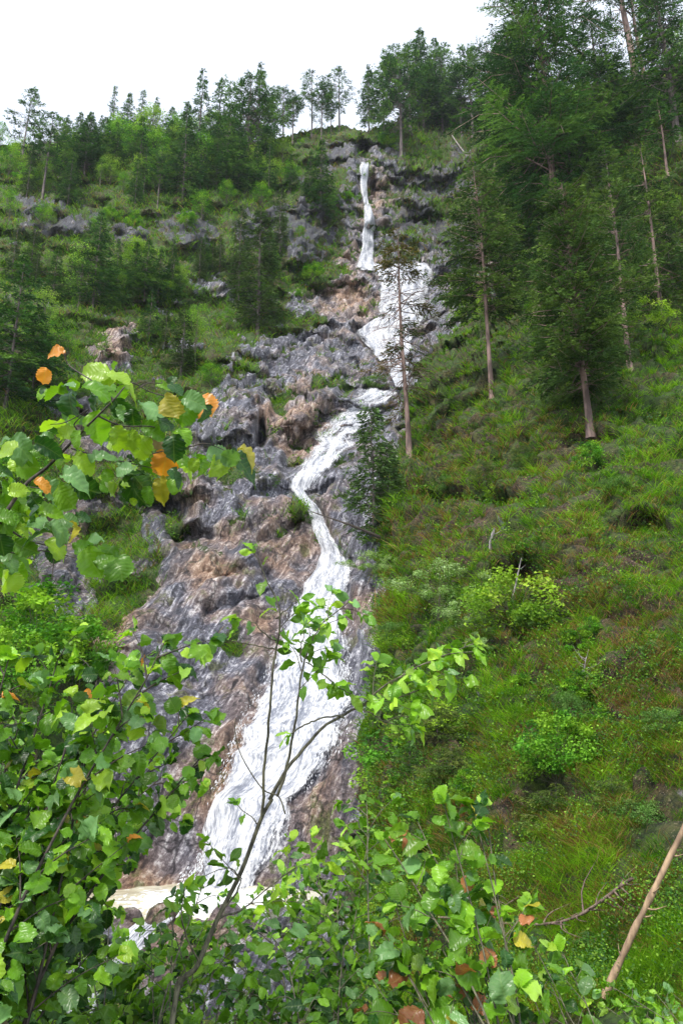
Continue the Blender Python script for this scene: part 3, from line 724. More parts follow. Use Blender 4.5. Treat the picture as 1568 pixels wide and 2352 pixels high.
# ------------------------------------------------------------------ trees
def whorl_tree(H, W, seed, cb=.15, spray=.10, nper=4, whorls=30, droop=.25, top_sparse=0, gap=.1, cols=None, trunk_r=None, lean=0, shape='spruce', twig=1.0, taperp=.75, dead_below=0.0, barecut=0.0, limbs_bend=.1):
    """conifer at the origin: returns (wood Geo, needles Geo)"""
    r = np.random.default_rng(seed)
    wd, cr = Geo(), Geo()
    tr = trunk_r or H * .009
    zz = np.linspace(0, 1, 18) ** 1.35
    ph = r.uniform(0, 6.28, 2)
    ax = H * .010 * np.sin(zz * 5 + ph[0]) * zz + lean * H * zz ** 1.3; ay = H * .010 * np.sin(zz * 4 + ph[1]) * zz
    tp = np.stack([ax, ay, zz * H - .25 * (zz == 0)], -1)
    tube(wd, tp, tr * (1 - zz) ** .8 + tr * .07 + tr * .6 * np.exp(-zz * 30), 7)
    def trunk_at(h): return np.array([np.interp(h, tp[:, 2], tp[:, 0]), np.interp(h, tp[:, 2], tp[:, 1]), h])
    cols = np.array([[.032, .095, .020], [.055, .14, .025], [.022, .065, .018], [.10, .20, .032]]) if cols is None else np.asarray(cols)
    TT, TD, TC, TS = [], [], [], []
    hs = np.linspace(cb, .985, whorls) + r.normal(0, .25 / whorls, whorls)
    side = r.uniform(.75, 1.25, 8)
    for f in hs:
        f = min(max(f, .03), .99)
        q_ = (f - cb) / (1 - cb)
        if shape == 'spruce': prof = (1 - max(q_, 0)) ** taperp * (.55 + .45 * min(1, max(q_, 0) * 6))
        else: prof = (math.sin(min(1, max(q_, .0) * .95 + .08) * math.pi) ** .55) * (1 - .35 * q_)
        dead = f < dead_below
        for b in range(r.integers(max(2, nper - 1), nper + 2)):
            az = r.uniform(0, 2 * math.pi)
            if r.random() < gap: continue
            L = W * prof * r.uniform(.55, 1.12) * side[int(az / 6.2832 * 8) % 8] + .02 * H * (1 - f) * .5
            if top_sparse and f > 1 - top_sparse: L *= r.uniform(.35, 1.2)
            up = (.45 if shape == 'pine' else .25) * q_ + r.normal(0, .10) - .08
            n = 7; t = np.linspace(0, 1, n)
            hd = np.array([math.cos(az), math.sin(az), 0]); pd = np.array([-math.sin(az), math.cos(az), 0])
            z = L * (up * t - droop * t ** 2 + .12 * t ** 4) + L * limbs_bend * r.normal() * np.sin(t * 3.1)
            pts = trunk_at(f * H) + hd * (L * t)[:, None] + pd * (L * .12 * r.normal() * t ** 2)[:, None] + np.array([0, 0, 1]) * z[:, None]
            tube(wd, pts[::2], np.array([1, .7, .45, .15]) * max(.004, tr * .23 * (L / W) ** .7 + .003), 3)
            if dead and r.random() < .85:
                for j in range(4):                       # dry side twigs
                    tt = r.uniform(.3, .95); p0 = pts[0] * (1 - tt) + pts[-1] * tt; p0[2] = np.interp(tt, t, pts[:, 2])
                    dv = norm(hd + pd * r.choice([-1, 1]) * r.uniform(.5, 1) + np.array([0, 0, r.normal(0, .3) - .2]))
                    tube(wd, [p0, p0 + dv * L * .25 + [0, 0, -.02], p0 + dv * L * .4 + [0, 0, -.1 * L]], [.008, .006, .003], 3)
                continue
            ntw = max(4, int(L / (spray * 1.0) * twig))
            start = .12 if shape == 'spruce' else .42
            ts = r.uniform(start, 1.0, ntw) ** .85
            sg = np.where(np.arange(ntw) % 2 == 0, 1, -1)
            p0 = np.stack([np.interp(ts, t, pts[:, i_]) for i_ in range(3)], -1)
            ln = L * .42 * (1.08 - ts) * r.uniform(.6, 1.2, ntw) + spray * .9
            dv = norm(hd[None] * .75 + pd[None] * (sg * r.uniform(.4, 1.0, ntw))[:, None] + np.array([0, 0, 1]) * (r.normal(0, .12, ntw) - .14 + (.3 if shape == 'pine' else 0))[:, None])
            m = np.maximum(2, (ln / (spray * .21)).astype(int))
            ii = np.repeat(np.arange(ntw), m)
            pos = (np.arange(len(ii)) - np.repeat(np.cumsum(m) - m, m) + r.uniform(0, 1, len(ii))) / m[ii]
            T = p0[ii] + dv[ii] * (ln[ii] * pos)[:, None]; T[:, 2] -= .25 * ln[ii] * pos ** 2
            T += r.normal(0, spray * .18, T.shape)
            TT.append(T); TD.append(norm(dv[ii] + r.normal(0, .34 if shape == 'spruce' else .7, T.shape) * np.array([1, 1, .55]) + np.array([0, 0, .15 if shape == 'pine' else -.1])))
            cc = cols[r.integers(0, len(cols))] * r.uniform(.75, 1.3)
            TC.append(cc[None] * (r.uniform(.7, 1.35, len(T)) * (.85 + .35 * pos))[:, None]); TS.append(spray * r.uniform(.65, 1.3, len(T)))
    if TT:
        T = np.concatenate(TT); D = np.concatenate(TD); C_ = np.concatenate(TC); S_ = np.concatenate(TS)[:, None]
        Nn = norm(r.normal(0, 1, T.shape) + np.array([0, 0, .5])); Y = norm(np.cross(Nn, D)); Z = np.cross(D, Y)
        stamp(cr, CARD, CARDF, D * S_, Y * S_ * 1.25, Z * S_, T, C_)
    return wd, cr

def broad_tree(H, W, seed, leaf=.09, nclump=34, per=90, cb=.3, cols=None, stems=1, tr=None, gap=0, flat=.75, spread=.5, clr=.17):
    r = np.random.default_rng(seed); wd, cr = Geo(), Geo()
    cols = np.array([[.10, .29, .02], [.18, .40, .03], [.05, .17, .015], [.27, .48, .035]]) if cols is None else np.asarray(cols)
    tr = tr or H * .012
    # clump centres: uneven shell-filled volume
    C0 = []
    while len(C0) < nclump:
        p = r.normal(0, 1, 3); p /= np.linalg.norm(p); p *= r.uniform(.25, 1) ** .5
        if r.random() < gap: continue
        C0.append(p)
    C0 = np.array(C0); lob = 1 + .3 * np.sin(3 * np.arctan2(C0[:, 1], C0[:, 0]) + seed) * (1 - abs(C0[:, 2]))
    cz = cb * H + (1 - cb) * H * .5
    Cc = C0 * np.array([W * .82, W * .82, (1 - cb) * H * .46]) * lob[:, None]; Cc[:, 2] += cz
    Cc[:, :2] *= (1.15 - .5 * smooth(Cc[:, 2] / H, .55, 1))[:, None]
    bases = [np.array([r.normal(0, .06 * H * (stems > 1)), r.normal(0, .03 * H * (stems > 1)), -.1]) for _ in range(stems)]
    tops = []
    for i_, b in enumerate(bases):
        tx = b[0] * 3 + (r.normal(0, spread * W * .5) if stems > 1 else r.normal(0, .03 * H))
        ty = b[1] * 3 + (r.normal(0, spread * W * .4) if stems > 1 else 0)
        tpz = H * r.uniform(.72, .93); n = 8; t = np.linspace(0, 1, n)
        pts = np.stack([b[0] + (tx - b[0]) * t ** 1.5 + .02 * H * np.sin(t * 4 + i_), b[1] + (ty - b[1]) * t ** 1.5, b[2] + (tpz - b[2]) * t], -1)
        tube(wd, pts, tr / (stems ** .35) * (1 - .85 * t), 6); tops.append(pts)
    for c in Cc:
        best = min(tops, key=lambda p: np.min(np.linalg.norm(p - c, axis=1)))
        h = np.clip(c[2] - r.uniform(.15, .4) * H, cb * H * .6, H * .85); k = np.argmin(abs(best[:, 2] - h)); p0 = best[k]
        mid = (p0 + c) / 2 + np.array([0, 0, -.04 * H]) + r.normal(0, .03 * H, 3)
        tube(wd, resample([p0, mid, c], 6), np.linspace(tr * .35, tr * .06, 6), 4)
    k = len(Cc); n = k * per; ci = np.repeat(np.arange(k), per)
    sz = (r.uniform(.45, 1.5, k) * clr * max(W, H * .4) * 1.5)
    off = r.normal(0, 1, (n, 3)); off /= np.linalg.norm(off, axis=1)[:, None] ** .45
    T = Cc[ci] + off * (sz[ci] * .62)[:, None] * np.array([1, 1, flat])
    X, Y, Z = leaf_frames(n, r, .7)
    s_ = (leaf * r.uniform(.6, 1.35, n))[:, None]
    c = (cols[r.integers(0, len(cols), k)][ci] * r.uniform(.65, 1.4, n)[:, None])
    stamp(cr, LEAF4, LEAF4F, X * s_, Y * s_, Z * s_, T, c)
    return wd, cr

PROTO = {}
SPEC = {
 # name: (kind, bark, kwargs)   all protos are 10 m (trees) or 2 m (shrubs) tall, scaled per tree
 'spruce_a': ('w', dict(H=10, W=2.62, seed=1, cb=.10, spray=.19, whorls=34, nper=6, top_sparse=.2, taperp=1.0)),
 'spruce_b': ('w', dict(H=10, W=2.17, seed=2, cb=.16, spray=.19, whorls=30, nper=5, top_sparse=.35, gap=.2, taperp=.95)),
 'spruce_c': ('w', dict(H=10, W=3.33, seed=3, cb=.06, spray=.19, whorls=34, nper=6, taperp=.85)),
 'spire': ('w', dict(H=10, W=1.50, seed=4, cb=.25, spray=.18, whorls=26, nper=4, top_sparse=.6, gap=.35, droop=.35)),
 'pine_a': ('w', dict(H=10, W=2.85, seed=5, cb=.38, spray=.19, whorls=22, nper=6, shape='pine', droop=.1, limbs_bend=.2, trunk_r=.13)),
 'pine_b': ('w', dict(H=10, W=2.24, seed=6, cb=.5, spray=.19, whorls=18, nper=5, shape='pine', droop=.15, gap=.25, limbs_bend=.25, trunk_r=.11)),
 'pine_c': ('w', dict(H=10, W=3.50, seed=7, cb=.28, spray=.19, whorls=26, nper=6, shape='pine', droop=.12, limbs_bend=.2, trunk_r=.15)),
 'slim_a': ('w', dict(H=10, W=1.56, seed=8, cb=.06, spray=.15, whorls=44, nper=5, gap=.1, taperp=.55, cols=[[.045, .085, .025], [.06, .11, .03], [.03, .06, .02], [.08, .13, .035]])),
 'broad_a': ('b', dict(H=10, W=2.9, seed=11, leaf=.22, nclump=46, per=80, cb=.18)),
 'broad_b': ('b', dict(H=10, W=2.1, seed=12, leaf=.2, nclump=32, per=70, cb=.3, gap=.1)),
 'broad_y': ('b', dict(H=10, W=3.2, seed=13, leaf=.22, nclump=44, per=80, cb=.12, cols=[[.22, .38, .05], [.30, .45, .07], [.16, .32, .04]])),
 'broad_t': ('b', dict(H=10, W=1.7, seed=14, leaf=.17, nclump=26, per=60, cb=.35, clr=.13, cols=[[.20, .38, .05], [.28, .46, .08], [.14, .30, .04]])),
 'shrub_a': ('b', dict(H=2, W=1.15, seed=21, leaf=.095, nclump=34, per=136, cb=.08, stems=6, tr=.022)),
 'shrub_b': ('b', dict(H=2, W=1.5, seed=22, leaf=.09, nclump=40, per=119, cb=.05, stems=8, tr=.02, flat=.5, cols=[[.12, .25, .05], [.18, .31, .08], [.08, .18, .035]])),
 'shrub_y': ('b', dict(H=2, W=1.2, seed=23, leaf=.09, nclump=30, per=119, cb=.1, stems=5, tr=.018, cols=[[.30, .48, .04], [.42, .58, .06], [.18, .34, .03]])),
 'shrub_p': ('b', dict(H=2, W=1.3, seed=24, leaf=.06, nclump=44, per=136, cb=.15, stems=9, tr=.018, clr=.12, cols=[[.34, .48, .20], [.44, .58, .28], [.20, .34, .09]])),
 'dwarf': ('w', dict(H=2, W=.85, seed=25, cb=.02, spray=.11, whorls=20, nper=6, shape='pine', droop=-.1, trunk_r=.02, cols=[[.07, .16, .03], [.11, .22, .05], [.045, .11, .02]])),
 'creeping': ('w', dict(H=2, W=2.4, seed=26, cb=.04, spray=.09, whorls=12, nper=7, shape='spruce', droop=.02, trunk_r=.03, cols=[[.10, .15, .03], [.07, .12, .025], [.15, .19, .04]])),
}
def make_proto(key):
    kind, kw = SPEC[key]
    return whorl_tree(**kw) if kind == 'w' else broad_tree(**kw)
def place(key, name, cat, x, y, ytop, label, group=None, wid=1.0, rot=None, bark=None, sink=.1, d=None, h=None):
    P = ground(np.array([float(x)]), np.array([float(y)]))[0]
    if h is None: h = height_to(P, ytop)
    r = random.Random(hash((x, y, ytop)) & 0xffff)
    H0 = SPEC[key][1]['H'] if key in SPEC else None
    e = empty(name, P - np.array([0, 0, sink]), label, cat, group)
    s = h / H0; e.scale = (s * wid, s * wid, s); e.rotation_euler = (0, 0, r.uniform(0, 6.28) if rot is None else rot)
    needle = SPEC[key][0] == 'w'
    if key not in PROTO:
        wd, cr = make_proto(key)
        bk = bark or (M_BARK if needle else M_TWIG)
        a = wd.build('trunk' if H0 > 3 else 'stems', bk, e); b = cr.build('crown', M_NEEDLE if needle else M_LEAF, e, smooth_=False)
        PROTO[key] = (a, b)
    else:
        for o in PROTO[key]:
            c = o.copy(); COL.objects.link(c); c.parent = e
    return e
# ---- ridge and far left slope: (proto, x, y base, y top, width, label)
GR = 'conifers along the skyline ridge'
for a in [
 ('pine_b', 45,418,203,.85,'gaunt half-bare pine rising above all others at the left edge of the skyline'),
 ('pine_a', 97,462,256,.9,'dense round-headed pine just right of the gaunt skyline pine'),
 ('spruce_b', 148,360,262,1,'small pointed spruce in the dip of the skyline near the left edge'),
 ('spruce_c', 195,405,262,1.35,'very broad dark conifer on the left skyline, left of the thin bare-topped spruce'),
 ('spruce_c', 232,395,268,1.0,'shorter dark conifer leaning against the broad dark one on the left skyline'),
 ('spire', 255,335,195,1,'thin spruce with a bare tip standing above the left ridge'),
 ('spruce_a', 288,340,212,1.1,'pointed spruce right beside the bare-tipped one on the left ridge'),
 ('spire', 320,335,204,1.2,'narrow dark spire, tallest of the little trio on the left ridge'),
 ('spruce_b', 352,345,222,1.0,'small ridge spruce with a sharp tip over the round green crowns'),
 ('spruce_c', 392,355,246,1.1,'bushy low conifer between the left trio and the tall ragged spruce'),
 ('spruce_b', 452,400,156,.9,'tall ragged spruce with drooping sparse branches, highest of the left ridge'),
 ('spruce_a', 418,478,232,.9,'slender spruce with a long pale trunk standing in front of the left ridge'),
 ('spire', 501,350,180,1.5,'dark spire with clumped tufts, just right of the tall ragged spruce'),
 ('spruce_c', 520,440,240,1.0,'dark full conifer in the shaded group below the ridge'),
 ('spruce_a', 545,450,262,1.0,'narrow dark conifer inside the shaded group, beside the red-barked pine'),
 ('pine_c', 566,405,170,1.05,'big flat-tiered pine with reddish trunk crowning the middle of the ridge'),
 ('spruce_b', 592,350,143,1,'tall spruce tip rising behind the big flat-tiered pine'),
 ('spire', 622,340,216,.9,'short thin spire standing alone right of the big flat-tiered pine'),
 ('pine_a', 650,335,200,1.0,'round-topped pine at the left end of the open row above the falls'),
 ('pine_b', 672,335,206,1.0,'second pine of the open row, close against the round-topped one'),
 ('pine_b', 716,318,163,1.0,'pine with twin tufts and slim trunk in the open row on the ridge'),
 ('pine_a', 738,325,188,.75,'shorter pine with low branches in the middle of the open row'),
 ('pine_b', 779,305,160,1.15,'tall umbrella pine with bare leaning trunk against the white sky'),
 ('pine_a', 760,312,195,.6,'small pine tucked left of the tall umbrella pine'),
 ('spruce_b', 847,303,148,1.0,'open spruce on the notch right above the waterfall'),
 ('pine_c', 918,372,120,.85,'broad pine with a long whitish trunk right of the waterfall notch'),
 ('pine_a', 880,325,150,1.0,'dense pine at the left front of the cluster right of the notch'),
 ('pine_a', 940,318,105,1.0,'pine in the middle of the cluster right of the notch'),
 ('spruce_a', 972,305,64,1.05,'highest spruce of the cluster right of the waterfall notch'),
 ('spruce_c', 1002,305,88,.8,'dark full spruce filling the right half of the cluster by the notch'),
 ('pine_a', 1016,310,110,.8,'pine with straight grey trunk at the right end of the notch cluster'),
 ('pine_a', 1062,322,150,.9,'hazy pine behind the gap right of the notch cluster'),
 ('pine_c', 1090,325,110,.8,'hazy tall pine in the gap before the big foreground pines'),
 ('pine_a', 1135,300,92,1.0,'distant pine partly hidden behind the big overhanging pine'),
 ('spruce_c', 1175,300,105,1.0,'dark distant conifer under the limbs of the big overhanging pine'),
 ('spruce_a', 735,515,318,1.0,'tall narrow conifer growing on the cliff left of the top plunge'),
 ('spruce_a', 712,470,345,.9,'smaller conifer just behind the tall narrow one left of the top plunge'),
]:
    k, x, y, t, w, lab = a
    place(k, 'pine_tree' if 'pine' in k else 'spruce_tree', 'conifer', x, y, t, lab, GR, wid=w)
GL = 'trees on the left slope'
for a in [
 ('slim_a', 590,772,478,1.35,'taller of the two slender spruces in the middle of the left slope'),
 ('slim_a', 546,700,470,1.0,'thinner olive spruce left of the tall slender one on the left slope'),
 ('spruce_c', 212,720,484,.95,'dense dark conifer behind the light green sapling on the left slope'),
 ('spruce_a', 120,700,560,1.1,'dark conifer between the left edge and the light green sapling'),
 ('spruce_c', 12,945,588,1.15,'massive dark spruce cut by the left edge of the picture'),
 ('spruce_c', 70,930,700,.9,'dark lower spruce leaning out from the massive left-edge one'),
 ('slim_a', 415,868,700,1.6,'low spruce with dark skirt near the pale gully on the left slope'),
 ('spruce_b', 340,800,665,1.2,'thin brownish young spruce above the pale gully'),
 ('slim_a', 378,815,705,1.3,'young spruce between the thin brownish one and the dark-skirted one'),
 ('pine_a', 362,480,330,.8,'single pine on the bright meadow of the upper left slope'),
 ('spruce_a', 310,480,350,.8,'small spruce left of the single pine on the upper meadow'),
 ('slim_a', 640,600,430,1.0,'slim conifer at the foot of the shaded cliff above the two slender spruces'),
]:
    k, x, y, t, w, lab = a
    place(k, 'pine_tree' if 'pine' in k else 'spruce_tree', 'conifer', x, y, t, lab, GL, wid=w)
GB = 'broadleaf trees and bushes of the left slope'
for a in [
 ('broad_y', 155,395,305,1.0,'sunny yellow-green broadleaf crown below the left skyline dip'),
 ('broad_a', 120,420,325,1.0,'mid-green broadleaf tree behind the round-headed pine'),
 ('broad_a', 20,420,325,1.0,'green broadleaf at the foot of the gaunt skyline pine'),
 ('broad_a', 265,360,262,1.1,'round green broadleaf crown under the left ridge trio'),
 ('broad_a', 310,385,272,1.0,'bluish-green broadleaf crown below the narrow dark spire'),
 ('broad_y', 345,360,235,.9,'rounded lime crown beneath the small sharp-tipped ridge spruce'),
 ('broad_a', 365,455,330,1.0,'large hazy broadleaf on the upper meadow edge'),
 ('broad_y', 322,450,352,.9,'pale yellow-green tree at the head of the upper meadow'),
 ('broad_b', 455,455,300,.9,'leafy tree just right of the slender pale-trunked spruce'),
 ('broad_y', 487,345,250,.9,'light green crown squeezed between the ridge spires'),
 ('broad_y', 648,385,318,1.4,'round lime bush glowing under the open ridge row'),
 ('broad_a', 570,440,365,1.3,'bright bushy tree before the dark shaded group'),
 ('broad_a', 668,430,370,1.3,'fuzzy green bush beneath the round lime one'),
 ('broad_a', 462,512,432,1.2,'round bluish bush at the lip of the upper cliff'),
 ('broad_a', 520,470,410,1.1,'bush at the foot of the dark shaded conifers'),
 ('broad_a', 600,475,415,1.2,'dull green bush on the cliff edge left of the narrow conifers'),
 ('broad_b', 20,520,430,1.0,'greyish bush on top of the upper left cliff band'),
 ('broad_b', 95,540,462,1.2,'scraggly bush half way down the upper left cliff band'),
 ('broad_b', 220,560,488,1.2,'small dark bush in the crack of the upper left cliff'),
 ('broad_t', 172,742,545,1.15,'light green broadleaf sapling with forked trunk on the left slope'),
 ('broad_y', 95,795,655,.9,'pale multi-stemmed tree beside the massive left-edge spruce'),
 ('broad_y', 312,625,545,1.5,'light green round bush below the small pale cliff'),
 ('broad_a', 270,690,610,1.2,'dark green bush right of the dense dark conifer'),
 ('broad_t', 450,858,688,1.0,'spindly pale-topped birch-like sapling near the dark-skirted spruce'),
 ('broad_a', 484,895,825,1.3,'round green bush at the top of the main rock, left side'),
 ('broad_t', 648,560,485,1.2,'pale leafy bush clinging right of the slender spruces'),
 ('broad_a', 440,760,705,1.3,'low bush above the spindly pale-topped sapling'),
 ('broad_b', 520,770,700,.9,'thin leafy bush left of the slender spruce trunks'),
 ('shrub_a', 715,645,603,1.2,'round bush on the grassy ledge left of the veil fall'),
 ('shrub_a', 682,695,662,1.1,'small bush on the lower grassy ledge left of the bright sheet'),
 ('shrub_b', 865,898,858,1.4,'brownish flattened bush on the rock where the sheet narrows'),
 ('shrub_a', 800,470,440,1.2,'tiny shrub on the left wall of the top plunge'),
 ('shrub_b', 190,930,890,1.4,'faded bush beside the pale boulders on the left'),
 ('shrub_a', 40,1130,1010,1.0,'dull green bush behind the hazel branch at the left edge'),
]:
    k, x, y, t, w, lab = a
    place(k, 'shrub' if k.startswith('shrub') else 'broadleaf_tree', 'bush' if 'bush' in lab or 'shrub' in lab else 'tree', x, y, t, lab, GB, wid=w)

# ---- right side, nearer trees get their own detailed meshes
def own_tree(name, x, y, ytop, label, group, bark, **kw):
    P = ground(np.array([float(x)]), np.array([float(y)]))[0]; H = height_to(P, ytop)
    e = empty(name, P - np.array([0, 0, .15]), label, 'conifer', group)
    kw['W'] = kw.pop('Wpx') * proj(P)[2] / F
    wd, cr = whorl_tree(H=H, **kw)
    wd.build('trunk', bark, e); cr.build('crown', M_NEEDLE, e, smooth_=False); return e
GN = 'conifers on the right bank'
OL = [[.055, .11, .025], [.08, .145, .03], [.035, .075, .02], [.11, .18, .035]]
own_tree('spruce_tree', 947, 1068, 528, 'half-dead spruce with bare twigs and a brownish top, alone against the white water', GN, M_BARK_RED,
         Wpx=128, seed=301, cb=.24, spray=.16, whorls=36, nper=5, gap=.1, dead_below=.80, taperp=.35, droop=.3, cols=[[.09, .085, .025], [.14, .11, .03], [.06, .075, .025]], lean=-.035, trunk_r=.13, twig=1.2, limbs_bend=.14)
own_tree('pine_tree', 1142, 928, 372, 'slim pine with a long bare trunk and dark narrow crown, middle of the right bank', GN, M_BARK_RED,
         Wpx=124, seed=302, cb=.34, spray=.15, whorls=44, nper=6, gap=.08, droop=.22, shape='spruce', taperp=.5, cols=OL, lean=-.02, trunk_r=.12)
own_tree('pine_tree', 1165, 720, 430, 'thin pine close behind the slim long-trunked one', GN, M_BARK_RED,
         Wpx=81, seed=303, cb=.35, spray=.17, whorls=26, nper=5, gap=.15, droop=.2, cols=OL, trunk_r=.10)
own_tree('spruce_tree', 1358, 1018, 415, 'large dark full-crowned conifer with reddish trunk in the middle of the right bank', GN, M_BARK_RED,
         Wpx=172, seed=304, cb=.17, spray=.12, whorls=60, nper=7, gap=.05, droop=.12, taperp=.42, cols=OL, lean=-.03, trunk_r=.13)
own_tree('pine_tree', 1445, 880, 395, 'thin airy pine with pale trunk just right of the full-crowned conifer', GN, M_BARK_RED,
         Wpx=135, seed=305, cb=.16, spray=.16, whorls=30, nper=5, gap=.2, droop=.15, shape='pine', cols=OL, trunk_r=.13)
own_tree('pine_tree', 1520, 760, 330, 'airy olive pine near the right edge, behind the thin pale-trunked one', GN, M_BARK_RED,
         Wpx=141, seed=315, cb=.1, spray=.18, whorls=28, nper=5, gap=.15, droop=.2, shape='spruce', cols=OL, trunk_r=.12)
own_tree('spruce_tree', 872, 1262, 930, 'young bottle-brush conifer growing from the right rim of the rock', GN, M_BARK,
         Wpx=78, seed=306, cb=.04, spray=.16, whorls=34, nper=6, gap=.1, droop=-.15, taperp=.45, cols=[[.07, .13, .04], [.05, .10, .03], [.10, .17, .05]], trunk_r=.06)
own_tree('spruce_tree', 905, 1180, 1010, 'small conifer crowding right behind the bottle-brush one', GN, M_BARK,
         Wpx=56, seed=316, cb=.03, spray=.13, whorls=22, nper=6, droop=-.1, cols=[[.05, .10, .03], [.08, .14, .04]], trunk_r=.05)
own_tree('pine_tree', 1296, 640, -70, 'huge overhanging pine with long drooping limbs at the top right', GN, M_BARK_RED,
         Wpx=249, seed=307, cb=.22, spray=.2, whorls=44, nper=6, gap=.1, droop=.35, shape='spruce', taperp=.4, limbs_bend=.3, lean=-.02, trunk_r=.3, twig=1.15)
own_tree('pine_tree', 1225, 560, 60, 'pine with several pale slanting trunks left of the huge overhanging one', GN, M_BARK_RED,
         Wpx=148, seed=308, cb=.3, spray=.2, whorls=30, nper=5, gap=.15, droop=.3, taperp=.5, lean=-.02, trunk_r=.2, limbs_bend=.25)
own_tree('pine_tree', 1483, 290, -190, 'tall pine with thick pinkish bare trunk near the top right corner', GN, M_BARK_RED,
         Wpx=135, seed=309, cb=.42, spray=.22, whorls=22, nper=4, gap=.3, droop=.2, shape='pine', lean=-.04, trunk_r=.36)
own_tree('pine_tree', 1500, 296, -150, 'second pale trunk half hidden behind the thick pinkish one', GN, M_BARK_RED,
         Wpx=101, seed=310, cb=.55, spray=.22, whorls=14, nper=4, gap=.3, droop=.2, shape='pine', lean=-.035, trunk_r=.2)
own_tree('spruce_tree', 1556, 350, -110, 'dark dense conifer filling the top right corner', GN, M_BARK,
         Wpx=101, seed=311, cb=.12, spray=.2, whorls=50, nper=6, gap=.05, droop=.2, taperp=.5, trunk_r=.25)
own_tree('spruce_tree', 1400, 420, 20, 'dark conifer between the overhanging pine and the pinkish trunk', GN, M_BARK,
         Wpx=128, seed=312, cb=.12, spray=.2, whorls=44, nper=6, gap=.08, droop=.2, taperp=.55, trunk_r=.22)
own_tree('spruce_tree', 1420, 660, 330, 'layered dark conifer above the thin airy pine', GN, M_BARK,
         Wpx=148, seed=313, cb=.08, spray=.22, whorls=40, nper=6, gap=.08, droop=.25, taperp=.6, trunk_r=.15, cols=OL)
own_tree('spruce_tree', 1330, 600, 250, 'shaggy conifer with upright shoots left of the layered dark one', GN, M_BARK,
         Wpx=148, seed=314, cb=.1, spray=.24, whorls=40, nper=6, gap=.1, droop=.2, taperp=.55, trunk_r=.15)
own_tree('pine_tree', 1546, 420, 225, 'small thin-stemmed pine under the top right corner', GN, M_BARK_RED,
         Wpx=60, seed=317, cb=.4, spray=.25, whorls=16, nper=4, gap=.15, droop=.2, trunk_r=.1)
own_tree('spruce_tree', 960, 515, 425, 'small dark conifer on the cliff right of the top plunge', GN, M_BARK, Wpx=36, seed=318, cb=.1, spray=.2, whorls=20, nper=5, trunk_r=.12)
own_tree('spruce_tree', 985, 522, 455, 'smaller conifer beside the one on the cliff right of the plunge', GN, M_BARK, Wpx=28, seed=319, cb=.1, spray=.2, whorls=14, nper=5, trunk_r=.12)

